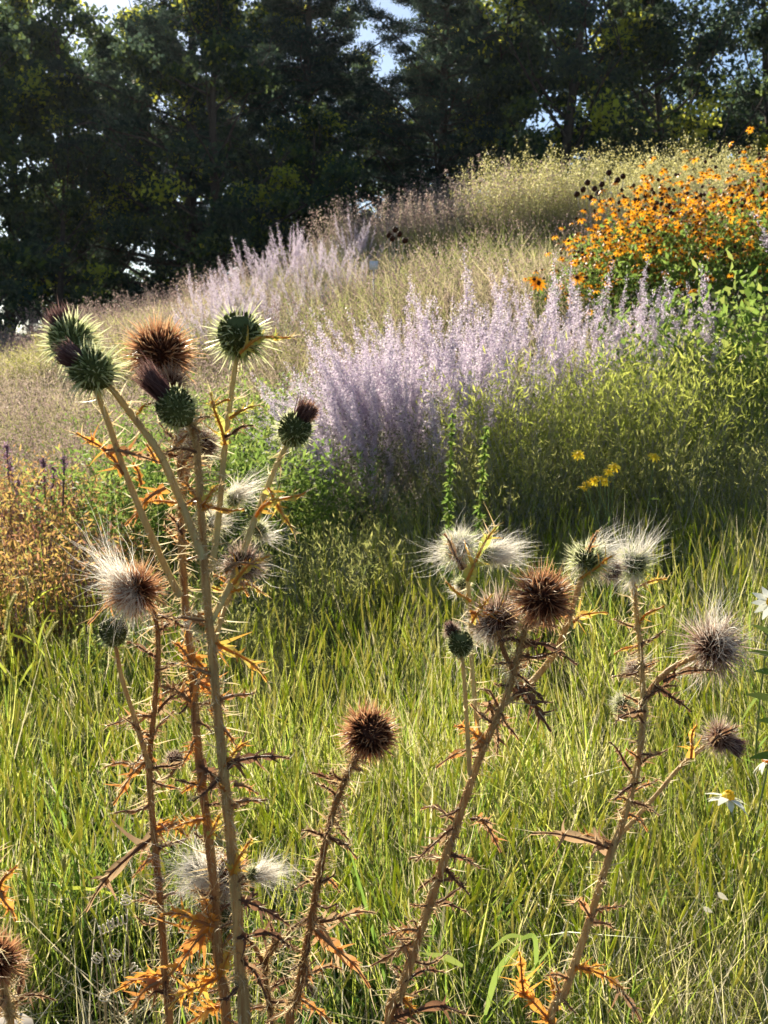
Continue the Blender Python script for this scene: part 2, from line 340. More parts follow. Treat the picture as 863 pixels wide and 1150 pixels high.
def slope():
    """hazy mixed grasses covering the hillside between the clumps"""
    mb = MB()
    n = 105000; y = 5.2+(20-5.2)*R.random(n)**1.15; x = (R.random(n)*2-1)*(y*.44+.5)
    k = ~((y < 6.0) & (x > -.9)) ; x, y = x[k], y[k]; n = len(x)
    H = (.32+.30*R.random(n))*(.7+.5*nz(x, y, .7, 4)); H = np.where(x < -.9, H*.72, H)
    b = R.normal(size=(n, 3))*.25; b[:, 2] = -abs(b[:, 2])*.5
    v = np.clip(.10+.75*nz(x, y, .55, 1)+.18*R.normal(size=n), 0, 1)
    blades(mb, np.stack([x, y, ground(x, y)], 1), rdir(n, 3.5, .8), H, .004+.0007*y, b, 3, 'blade', v, tv=.2)
    tag(mb.build('hillside_grass', M['meadow']), 'hazy pinkish tan wild grasses covering the slope up to the crest', 'grass', kind='stuff')
    mb = MB(); k = R.random(n) < np.clip(.06+1.4*(nz(x, y, .9, 8)-.38)+.7*(x < -.8)*(y < 9), .05, .85); x2, y2 = x[k], y[k]; m = len(x2)
    T = np.stack([x2, y2, ground(x2, y2)+H[k]*(.8+.35*R.random(m))], 1)
    for _ in range(6): diamonds(mb, T+R.normal(size=(m, 3))*[.03, .03, .06], rdir(m, 1.2), .009+.0012*y2, .003+.0004*y2, np.clip(.9*nz(x2, y2, .6, 8)+.2*R.normal(size=m), 0, 1))
    tag(mb.build('hillside_seed_grass', M['rose_seed']), 'fine pinkish seed haze floating over the wild grasses of the slope', 'grass', kind='stuff')
    # far side and under the trees
    mb = MB()
    n = 26000; y = 18+22*R.random(n); x = (R.random(n)*2-1)*(y*.46+1)
    blades(mb, np.stack([x, y, ground(x, y)], 1), rdir(n, 2.5, .8), .3+.4*R.random(n), .03, R.normal(size=(n, 3))*.2, 2, 'blade', .3*R.random(n))
    tag(mb.build('woodland_floor_grass', M['bush_leaf']), 'shaded grass at the foot of the trees beyond the crest', 'grass', kind='stuff')
slope()

# ------------------------------------------------------------------ trees
def limb_path(p0, d, L, n=5, up=.1, wig=.08):
    pts = [np.array(p0)]; d = unit(d)
    for i in range(n):
        d = unit(d+np.array([0, 0, up])*.5+R.normal(size=3)*wig); pts.append(pts[-1]+d*L/n)
    return np.array(pts)

def broadleaf_meshes(H, spread, seed, nleaf, low=.12, multi=False, gap=.35):
    global R
    keep = R; R = np.random.default_rng(seed)
    tb = MB(); lf = MB(); cl = []
    trunk = limb_path((0, 0, -.6), (R.normal()*.05, R.normal()*.05, 1), H*.98, 9, .25, .045)
    tube(tb, catmull(trunk, 3), H*.017, H*.003, 8, .5, jit=.04)
    nl = 34
    for i in range(nl):
        t = low+(0.97-low)*(i+R.random())/nl
        k = min(int(t*9), 8); p = trunk[k]+(trunk[k+1]-trunk[k])*(t*9-k)
        a = i*2.4+R.random(); up = .15+.75*t
        L = spread*(1-.62*abs(t-.42)**1.1*1.5)*(.65+.5*R.random())*(1 if t < .85 else .55)
        lp = limb_path(p, (math.cos(a), math.sin(a), up), L, 5, .16, .13)
        tube(tb, lp, H*.006*(1.2-t), H*.0012, 5, .5)
        for j in range(2, 6):
            for s in range(2):
                sp = limb_path(lp[j], rdir(1, .25)[0], L*.28*(.5+R.random()), 3, .1, .2)
                tube(tb, sp, H*.0014, H*.0006, 3, .5, cap=False)
                cl += [sp[1], sp[3]]
    cl = np.array(cl); cl = cl[np.sin(cl[:, 0]*1.9+seed)*np.sin(cl[:, 1]*1.7)*np.sin(cl[:, 2]*1.5+seed) < -gap*.08]
    n = nleaf; c = cl[R.integers(0, len(cl), n)]; sz = .14+.24*R.random(len(cl))
    cl_w = (R.random(len(cl)) < .62); good = np.flatnonzero(cl_w); idx = good[R.integers(0, len(good), n)]; c = cl[idx]; s = sz[idx]*H/13
    off = R.normal(size=(n, 3))*s[:, None]*np.array([1, 1, .55])
    P = c+off
    v = np.clip(.25+.45*R.random(len(cl))[idx]+.2*R.normal(size=n), 0, .9); v = np.where((np.sin(P[:, 0]*1.3+seed)*np.sin(P[:, 2]*1.1)+.28*R.normal(size=n)) > .76, 1, v)  # leaf patches set to the top value: sunlight painted as brighter colour
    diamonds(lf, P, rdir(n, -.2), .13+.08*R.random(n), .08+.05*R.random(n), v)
    R = keep
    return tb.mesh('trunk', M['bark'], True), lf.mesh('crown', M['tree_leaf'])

def pine_meshes(H, spread, seed, n_needles):
    global R
    keep = R; R = np.random.default_rng(seed)
    tb = MB(); lf = MB(); tips = []
    trunk = limb_path((0, 0, -.6), (0, 0, 1), H, 8, .4, .02); tube(tb, catmull(trunk, 3), H*.018, H*.003, 8, .5)
    lay = 15
    for i in range(lay):
        t = .12+.86*i/lay; k = min(int(t*8), 7); p = trunk[k]+(trunk[k+1]-trunk[k])*(t*8-k)
        for j in range(5):
            a = j*1.257+i*.7+R.random()*.5; L = spread*(1.05-t)**.75*(.6+.55*R.random())
            lp = limb_path(p+np.array([0, 0, R.normal()*.15]), (math.cos(a), math.sin(a), .12+.25*t), L, 6, -.02+.09*t, .07)
            tube(tb, lp, H*.005*(1.15-t), H*.001, 5, .5)
            for q in range(1, 7):
                w_ = L*.30*(1.15-q/7)
                side = np.array([-math.sin(a), math.cos(a), 0])
                for s in (-1, 1, -1, 1):
                    e = lp[q]+side*s*w_*(.3+R.random())+np.array([math.cos(a), math.sin(a), 0])*R.random()*w_*.8+np.array([0, 0, .05*R.normal()])
                    tube(tb, np.array([lp[q], (lp[q]+e)/2+[0, 0, .04], e]), H*.0012, H*.0006, 3, .5, cap=False)
                    for f in np.linspace(.35, 1, 5): tips.append(lp[q]*(1-f)+e*f)
    tips = np.array(tips); n = n_needles; i = R.integers(0, len(tips), n)
    P = tips[i]+R.normal(size=(n, 3))*np.array([.10, .10, .035])
    d = rdir(n, .5); diamonds(lf, P, d, .09+.08*R.random(n), .018+.014*R.random(n), R.random(n), cup=0)
    R = keep
    return tb.mesh('trunk', M['bark'], True), lf.mesh('crown', M['pine_needle'])

def trees():
    kinds = [broadleaf_meshes(13.5, 4.4, 101, 34000, .06), broadleaf_meshes(12.5, 3.9, 202, 28000, .10), broadleaf_meshes(14.5, 4.2, 303, 32000, .05)]
    pines = [pine_meshes(17, 6.4, 404, 170000), pine_meshes(15, 5.6, 505, 140000)]
    sh = broadleaf_meshes(4.2, 2.3, 606, 22000, .02)
    # (px of the trunk, distance, mesh kind, rotation, scale)
    spots = [(-70, 27, 0, .3, 1.02), (10, 34, 2, 2, 1.12), (128, 32, 1, 4, 1.10), (52, 27, 1, 1, .74), (100, 41, 0, 2.5, .95),
             (215, 31, 'p0', .5, 1.0), (190, 38, 0, 3.1, 1.2), (335, 35, 'p1', 1.2, 1.15), (262, 27, 2, 5.2, .84), (300, 38, 2, 1.1, 1.15),
             (345, 28, 0, 1.9, .64), (415, 41, 1, 2.2, 1.15), (492, 31, 'p1', 2.7, .98), (490, 39, 0, .4, 1.12), (560, 33, 0, 5.5, 1.05),
             (628, 29, 2, .2, .98), (700, 36, 0, 1.7, .98), (765, 30, 1, 3.3, .98), (850, 33, 2, 2.9, 1.02), (890, 38, 1, 1.9, 1.15)]
    bl = []; pn = []
    for (px, Y, k, rz, s) in spots:
        tm, cm = pines[int(k[1])] if isinstance(k, str) else kinds[k]
        g = gpos(px, Y)
        o = empty('pine_tree' if isinstance(k, str) else 'broadleaf_tree', (g[0], g[1], g[2]-.1), rz, s)
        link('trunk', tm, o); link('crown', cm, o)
        tag(o, 'x', 'tree', 'trees of the wood beyond the crest'); (pn if isinstance(k, str) else bl).append(o)
    number(bl, 'dark broadleaf tree in the wood behind the hill, %s')
    number(pn, 'dark pine with flat layered branches in the wood behind the hill, %s pine')
    bs = []
    for i, px in enumerate(range(-10, 900, 62)):
        Y = 24.5+3*((i*7) % 3)/2; g = gpos(px+R.normal()*8, Y)
        o = empty('woodland_shrub', (g[0], g[1], g[2]-.1), R.random()*6, .60+.3*R.random()); link('trunk', sh[0], o); link('crown', sh[1], o)
        tag(o, 'x', 'shrub', 'shrubs along the edge of the wood'); bs.append(o)
    number(bs, 'dark leafy shrub at the foot of the wood, %s of that row')
trees()

# ------------------------------------------------------------------ ornamental grass clumps on the crest
def clump_mesh(H, rad, n, seedmat, nseed, seedsz, arch, vb=.5):
    b1 = MB(); b2 = MB()
    a = R.random(n)*6.283; r = rad*np.sqrt(R.random(n))*.35
    P = np.stack([r*np.cos(a), r*np.sin(a), np.zeros(n)-.03], 1); d = np.stack([np.cos(a)*.30, np.sin(a)*.30, np.ones(n)], 1)+R.normal(size=(n, 3))*.10
    b = np.stack([np.cos(a)*arch, np.sin(a)*arch, -np.full(n, arch*.9)], 1)*R.random((n, 1))
    blades(b1, P, d, H*(.45+.35*R.random(n)), .010, b, 4, 'blade', np.clip(vb+.25*R.normal(size=n), 0, 1))
    m = nseed; a = R.random(m)*6.283; r = rad*np.sqrt(R.random(m))*.3; P = np.stack([r*np.cos(a), r*np.sin(a), np.zeros(m)], 1)
    d = unit(np.stack([np.cos(a)*.30, np.sin(a)*.30, np.ones(m)], 1)+R.normal(size=(m, 3))*.12); L = H*(.75+.28*R.random(m))
    b = R.normal(size=(m, 3))*.08
    blades(b1, P, d, L, .006, b, 4, 'blade', .7)
    # panicles: many tiny seeds round the top third
    per = 26; t = .62+.42*R.random((m, per)); base = P[:, None]+(d*L[:, None])[:, None]*t[..., None]+(b*L[:, None])[:, None]*(t**2)[..., None]
    off = R.normal(size=(m, per, 3))*seedsz*(1.25-t)[..., None]*2.2
    Q = (base+off).reshape(-1, 3)
    diamonds(b2, Q, rdir(len(Q), .8), .020+.014*R.random(len(Q)), .009+.005*R.random(len(Q)), R.random(len(Q)))
    return b1.mesh('blades', M['clump_blade']), b2.mesh('seed_plumes', seedmat)

def crest():
    gold = [clump_mesh(1.15, .5, 260, M['gold_seed'], 90, .035, .25, .6) for _ in range(3)]
    rose = [clump_mesh(1.1, .5, 260, M['rose_seed'], 90, .022, .15, .4) for _ in range(3)]
    low = [clump_mesh(.75, .45, 240, M['rose_seed'], 70, .022, .3, .5) for _ in range(2)]
    G1, G2, R1, R2, L1 = [], [], [], [], []
    def put(bank, px, Y, s, lst, cat, group):
        me = bank[R.integers(0, len(bank))]; g = gpos(px, Y)
        o = empty('grass_clump', g, R.random()*6.28, s*(.9+.2*R.random())); link('blades', me[0], o); link('seed_plumes', me[1], o)
        tag(o, 'x', cat, group); lst.append(o)
    for i, px in enumerate(range(545, 850, 34)): put(gold, px+R.normal()*5, 12.4+.3*R.normal(), .88, G1, 'ornamental grass', 'golden grass clumps on the crest')
    for i, px in enumerate(range(560, 800, 40)): put(gold, px+R.normal()*5, 11.0+.25*R.normal(), .9, G2, 'ornamental grass', 'golden grass clumps on the crest')
    for i, px in enumerate(range(395, 560, 24)): put(rose, px+R.normal()*5, 14.8+.4*R.normal(), .9, R1, 'ornamental grass', 'purplish grass clumps on the crest')
    for i, px in enumerate(range(375, 620, 34)): put(rose, px+R.normal()*5, 11.6+.4*R.normal(), .85, R2, 'ornamental grass', 'purplish grass clumps on the crest')
    for i, px in enumerate(range(20, 400, 27)): put(low, px+R.normal()*5, 15.0+.5*R.normal(), .85, L1, 'ornamental grass', 'low tan grass clumps along the left crest')
    number(G1, 'golden feathery grass clump against the dark wood, %s in the back row')
    number(G2, 'golden feathery grass clump just above the orange flowers, %s in the front row')
    number(R1, 'purplish tan grass clump on the central crest below the trees, %s')
    number(R2, 'olive and purplish grass clump behind the lilac sage, %s in that row')
    number(L1, 'low tan grass tussock along the left skyline of the slope, %s')
    # dark seed heads on tall stalks
    L = []
    for k, (px, Y, tops) in enumerate([(690, 9.6, [(684, 194), (694, 202), (676, 207), (700, 198), (668, 212), (672, 217)]), (662, 9.4, [(660, 205), (655, 213), (663, 222), (648, 218)]),
                                       (722, 9.0, [(716, 225), (726, 219), (737, 229), (744, 222)]), (440, 9.2, [(437, 264), (444, 258), (449, 263), (455, 270), (441, 268)])]):
        g = gpos(px, Y); o = empty('coneflower_seed_stand', g); tag(o, 'x', 'seed heads', 'dark seed heads on tall stalks'); L.append(o)
        st = MB(); inv = np.array(g)
        for (tx, ty) in tops:
            e = P3(tx, ty, Y+.1*R.normal())-inv; tube(st, catmull([np.array([R.normal()*.05, R.normal()*.05, 0]), e*.5+[0, 0, .05], e], 4), .004, .003, 4, .3)
            hb = MB(); ellipsoid(hb, .027, .027, .027, (0, 0, 0), 8, 6, .3, .08); blades(hb, rdir(40)*.022, rdir(40), .014, .006, None, 1, 'taper', .5, sides=3)
            h = hb.build('seed_head', M['cone'], o); h.location = e
        st.build('stalks', M['sage_stem'], o)
    for o, t in zip(L, ['dark seed heads on stalks before the golden grass, largest cluster', 'small cluster of dark seed heads left of the largest cluster', 'few dark seed heads just above the orange flower bank', 'sparse dark seed heads standing above the centre of the lilac sage']): o['label'] = t
crest()

# ------------------------------------------------------------------ leafy bush
def bush_mesh(H, rad, nst, leafmat, lsz, per=60, stemmat='stem_green', vb=.45, start=.12, asp=.4, up=.45):
    sb = MB(); lb = MB()
    a = R.random(nst)*6.283; q = np.sqrt(R.random(nst)); d = unit(np.stack([np.cos(a)*q*rad/H, np.sin(a)*q*rad/H, np.ones(nst)], 1))
    P = np.stack([np.cos(a)*q*rad*.25, np.sin(a)*q*rad*.25, np.zeros(nst)-.03], 1); L = H*(.75+.3*R.random(nst))*(1.05-.15*q)
    b = np.stack([np.cos(a)*q*.15, np.sin(a)*q*.15, -np.abs(R.normal(size=nst))*.04], 1)
    blades(sb, P, d, L, .005, b, 5, 'taper', R.random(nst), sides=3)
    t = start+(1-start)*R.random((nst, per))**.9
    B = P[:, None]+(d*L[:, None])[:, None]*t[..., None]+(b*L[:, None])[:, None]*(t**2)[..., None]
    Q = (B+R.normal(size=B.shape)*.030).reshape(-1, 3); n = len(Q)
    sv = np.repeat(R.normal(size=nst)*.18, per)
    diamonds(lb, Q, rdir(n, up), lsz*(.7+.7*R.random(n)), lsz*asp*(.7+.6*R.random(n)), np.clip(vb+sv+.15*R.normal(size=n), 0, 1))
    return sb.mesh('stems', M[stemmat]), lb.mesh('foliage', M[leafmat])

def spike_mesh(L, seed):
    """one branched flower spike of the lilac sage, built along +Z"""
    mb = MB(); n = 10
    blades(mb, [[0, 0, 0]], [[0, 0, 1]], L, .004, [[.03, .02, 0]], 5, 'taper', .2, sides=3)
    zs = np.linspace(.0, .72, n)*L; a = np.arange(n)*2.2+R.random(n)
    d = unit(np.stack([np.cos(a)*.5, np.sin(a)*.5, np.full(n, 1.0)], 1)); ll = L*.23*(1-zs/L*.9)
    P = np.stack([np.zeros(n), np.zeros(n), zs], 1); blades(mb, P, d, ll, .0028, None, 2, 'taper', .25, sides=3)
    pts = []
    k = 13
    for t in np.linspace(.25, 1, k*2):   # whorls on the main axis
        m = 5; pts.append(np.array([0.03*L*t*t, .02*L*t*t, t*L])+R.normal(size=(m, 3))*np.array([.008, .008, .006]))
    for i in range(n):
        for t in np.linspace(.25, 1, 7): pts.append(P[i]+d[i]*ll[i]*t+R.normal(size=(4, 3))*.0065)
    Q = np.concatenate(pts); m = len(Q)
    diamonds(mb, Q, rdir(m, .3), .009+.004*R.random(m), .0045+.0025*R.random(m), np.clip(.55+.28*R.normal(size=m), 0, 1))
    return mb.mesh('flower_spike', M['lilac'])

def sages():
    spikes = [spike_mesh(.50, i) for i in range(7)]
    bod = [bush_mesh(.82, .40, 60, 'sage_leaf', .024, 40, 'sage_stem', .45, .1, .32) for _ in range(3)]
    def sage(px, Y, s, nsp, lean=(0, 0), wide=.42, hv=.62):
        o = empty('russian_sage', gpos(px, Y), 0, s); tag(o, 'x', 'sage bush', 'lilac sage bushes on the slope')
        k = R.integers(0, 3); link('stems', bod[k][0], o); link('foliage', bod[k][1], o)
        for i in range(nsp):
            a = R.random()*6.283; q = math.sqrt(R.random()); r = wide*q
            p = Vector((math.cos(a)*r, math.sin(a)*r, hv*(1-.55*q*q)+.15*R.normal()))
            dr = Vector((math.cos(a)*q*.6+lean[0]+.15*R.normal(), math.sin(a)*q*.5+lean[1]+.15*R.normal(), 1)).normalized()
            e = dr.to_track_quat('Z', 'Y').to_euler(); 
            link('flower_spike', spikes[R.integers(0, 7)], o, p, e, .8+.45*R.random())
        return o
    main = [sage(px, Y, s, 66 if px < 500 else 32, ln, .42 if px < 500 else .50, .62 if px < 500 else .70) for (px, Y, s, ln) in [(378, 5.0, .66, (-.34, -.12)), (425, 5.05, .78, (-.24, -.1)), (478, 5.1, .84, (-.10, -.1)), (402, 5.2, .70, (-.28, 0)), (535, 5.2, .80, (.05, 0)), (468, 5.7, .76, (-.05, 0)),
                            (592, 5.4, .80, (.08, 0)), (642, 5.6, .80, (.1, 0)), (550, 6.1, .68, (0, 0)), (695, 5.8, .72, (.15, 0))]]
    number(main, 'large lilac sage bush in the main drift above the shaded hollow, %s')
    b = [sage(px, Y, s, 11) for (px, Y, s) in [(780, 5.5, .84), (835, 5.5, .95), (728, 5.7, .78)]]
    number(b, 'lilac sage below the orange flowers at right, %s of three')
    c = [sage(px, Y, s, 34) for (px, Y, s) in [(295, 10.6, .74), (330, 11.0, .78), (366, 10.4, .66), (400, 11.2, .62), (262, 10.0, .62), (345, 9.6, .56), (392, 9.9, .52)]]
    number(c, 'pale lilac sage bush farther up the slope under the wood, %s of seven', 'leftmost', 'rightmost')
    d = [sage(px, Y, s, 34) for (px, Y, s) in [(235, 9.0, .62), (272, 8.6, .62), (308, 8.8, .55)]]
    number(d, 'small lilac sage drift beside the upper thistle heads, %s of three')
    e = sage(958, 6.9, 1.15, 34, (-.12, 0)); e['label'] = 'tall lilac sage rising above the orange flowers at the right edge'
sages()

def border_bushes():
    olive = [bush_mesh(.75, .36, 84, 'bush_leaf', .040, 30, 'sage_stem', .6, .18, .15, 1.5) for _ in range(3)]
    lime = [bush_mesh(.85, .34, 80, 'olive_leaf', .040, 28, 'sage_stem', .5, .18, .15, 1.5) for _ in range(3)]
    weedy = [bush_mesh(.85, .36, 76, 'lime_leaf', .030, 44, 'stem_green', .5, .12, .36) for _ in range(2)]
    gold = [bush_mesh(.85, .42, 70, 'gold_leaf', .030, 50, 'stem_green', .55, .1) for _ in range(2)]
    amber = [bush_mesh(.58, .34, 110, 'amber_leaf', .021, 44, 'purple_spike', .5, .05, .28) for _ in range(2)]
    big = [bush_mesh(.95, .22, 9, 'lime_leaf', .046, 60, 'stem_green', .45, .25, .5) for _ in range(2)]
    def put(name, bank, px, Y, s, lst, cat, group):
        me = bank[R.integers(0, len(bank))]; o = empty(name, gpos(px, Y), R.random()*6.28, s*(.92+.16*R.random()))
        link('stems', me[0], o); link('foliage', me[1], o); tag(o, 'x', cat, group); lst.append(o)
    A, B, Cc, D, E, Fl = [], [], [], [], [], []
    for px in range(560, 900, 46): put('border_perennial', olive, px+R.normal()*6, 4.45+.10*R.normal(), .76, A, 'perennial', 'leafy perennials in front of the sage')
    number(A, 'olive green leafy perennial at the dark lower edge of the border, %s')
    for px in range(560, 900, 44): put('border_perennial', lime, px+R.normal()*6, 4.85+.12*R.normal(), 1.0, B, 'perennial', 'leafy perennials in front of the sage')
    number(B, 'yellow green backlit perennial behind the border edge, %s')
    for px in (335, 378, 425, 470, 520): put('border_perennial', olive, px, 4.45+.08*R.normal(), .46+.0022*max(px-400, 0), Cc, 'perennial', 'leafy perennials in front of the sage')
    number(Cc, 'low olive foliage clump under the lilac drift, %s')
    for (px, Y, s) in [(135, 4.2, .85), (185, 4.3, 1.0), (235, 4.3, 1.1), (285, 4.3, 1.05), (330, 4.5, .85), (165, 5.2, .9), (260, 5.3, 1.0), (310, 5.6, .9)]: put('weed_bush', weedy, px, Y, s, D, 'weed', 'bright leafy weeds behind the tall thistles')
    number(D, 'bright green leafy weed bush behind the tall thistles, %s')
    H_ = []
    for (px, Y, s) in [(262, 3.3, .62), (300, 3.5, .74), (345, 3.75, .78), (388, 3.9, .70), (225, 3.3, .60), (330, 3.15, .55), (440, 4.0, .55), (285, 3.0, .5), (120, 3.2, .52), (175, 3.3, .55), (95, 2.2, .26), (150, 2.1, .28), (195, 2.2, .25), (70, 2.5, .26)]: put('weed_clump', olive if px > 210 else weedy, px, Y, s, H_, 'weed', 'low leafy weeds in the grass')
    number(H_, 'low dense leafy green weed clump growing in the lawn grass, %s')
    for (px, Y, s) in [(8, 3.65, 1.15), (50, 3.75, 1.15), (92, 4.0, .9), (25, 4.5, 1.2), (72, 4.6, 1.1), (-25, 4.2, 1.2)]: put('amber_perennial', amber, px, Y, s, E, 'perennial', 'amber leaved bushes at the left edge')
    number(E, 'amber brown small leaved bush at the left edge of the meadow, %s')
    for (px, Y, s) in [(765, 5.5, 1.05), (800, 5.2, 1.1), (842, 5.1, 1.25), (870, 5.3, 1.3), (715, 5.6, 1.0)]: put('broadleaf_herb', big, px, Y, s, Fl, 'herb', 'bright broad leaved stalks at right')
    number(Fl, 'tall green stalk with broad bright leaves right of the sage, %s')
    G_ = []
    for (px, Y, s) in [(15, 9.5, .7), (48, 9.2, .7), (85, 9.6, .65), (150, 8.2, .62), (182, 8.6, .7), (215, 8.3, .6), (120, 9.0, .6), (340, 7.2, .5), (300, 7.6, .5)]: put('goldenrod', gold, px, Y, s, G_, 'wildflower', 'pale goldenrods on the left slope')
    number(G_, 'pale yellow green goldenrod bush on the hazy left slope, %s')
    # thin dark purple flower spikes among the amber bushes
    L = []
    for (px, py) in [(8, 498), (20, 540), (38, 548), (48, 515), (58, 520), (66, 530), (72, 512), (84, 535), (98, 548), (30, 565), (3, 560), (88, 560), (12, 520), (44, 535), (62, 545), (77, 550), (53, 550), (24, 575), (68, 565), (92, 570)]:
        Y = 4.5+.2*R.normal(); T = P3(px, py, Y); g = gpos(px+R.normal()*8, Y); o = empty('purple_spike', g); e = T-np.array(g)
        st = MB(); path = catmull([[0, 0, 0], e*.5+[.02*R.normal(), 0, .03], e*.9, e], 4); tube(st, path, .005, .003, 4, .2); st.build('stem', M['purple_spike'], o)
        fb = MB(); m = 150; t = .6+.4*R.random(m); idx = np.clip((t*(len(path)-1)).astype(int), 0, len(path)-1)
        diamonds(fb, path[idx]+R.normal(size=(m, 3))*.006, rdir(m, .5), .013, .007, R.random(m)); fb.build('flowers', M['purple_spike'], o)
        tag(o, 'x', 'flower spike', 'dusky purple spikes at left'); L.append(o)
    number(L, 'thin dusky purple flower spike above the amber bushes, %s')
border_bushes()

# ------------------------------------------------------------------ orange coneflowers
def rudbeckias():
    pets = []
    for k in range(4):
        mb = MB(); n = 9; a = np.arange(n)*2*math.pi/n+.15*R.normal(size=n); dr = .25-.16*k
        d = np.stack([np.cos(a), np.sin(a), np.full(n, dr*-.9)], 1)
        blades(mb, d*.006, d, .030+.004*R.random(n), .013, np.stack([0*a, 0*a, -.35-.2*R.random(n)], 1), 3, 'lance', np.clip(.5+.3*R.normal(size=n), 0, 1), face=np.array([0, 0, 1.0]))
        pets.append(mb.mesh('petals', M['petal']))
    cb = MB(); ellipsoid(cb, .0085, .0085, .010, (0, 0, .003), 10, 6, .4, .06); cone = cb.mesh('cone', M['cone'], True)
    bod = [bush_mesh(.88, .34, 46, 'lime_leaf', .045, 34, 'stem_green', .35, .1, .42) for _ in range(3)]
    L = []
    spots = [(668, 7.7), (694, 7.9), (712, 8.1), (745, 8.2), (780, 8.3), (815, 8.4), (850, 8.4), (884, 8.4), (690, 7.4), (722, 7.5), (756, 7.6), (792, 7.7), (828, 7.8), (866, 7.8), (740, 7.05), (856, 7.2), (842, 9.2), (872, 9.3), (902, 9.0), (640, 7.5), (792, 7.0), (700, 6.9)]
    for i, (px, Y) in enumerate(spots):
        s = (.80 if i in (0, 20, 21) else .70 if i == 19 else .88 if i in (1, 8) else 1.05 if i in (16, 17, 18) else .96)+.1*R.random(); o = empty('orange_coneflower', gpos(px, Y), 0, s); tag(o, 'x', 'coneflower', 'orange coneflower plants on the upper right slope')
        k = i % 3; link('stems', bod[k][0], o); link('foliage', bod[k][1], o); L.append(o)
        for j in range(84 if i < 14 or i in (16, 17, 18) else 50):
            a = R.random()*6.283; q = math.sqrt(R.random()); r = .46*q
            p = (math.cos(a)*r, math.sin(a)*r, 1.0-(.62 if math.sin(a) < 0 else .35)*q*q+.12*R.normal()); rot = (.35*R.normal()+.35, .35*R.normal(), R.random()*6)
            if R.random() < .84:
                f = link('flower', pets[R.integers(0, 4)], o, p, rot, (.75+.35*R.random())); link('cone', cone, f)
            else:
                f = link('seed_cone', cone, o, p, rot, 1.5)
    number(L, 'orange petalled coneflower plant with dark cones, %s in the orange bank')
rudbeckias()

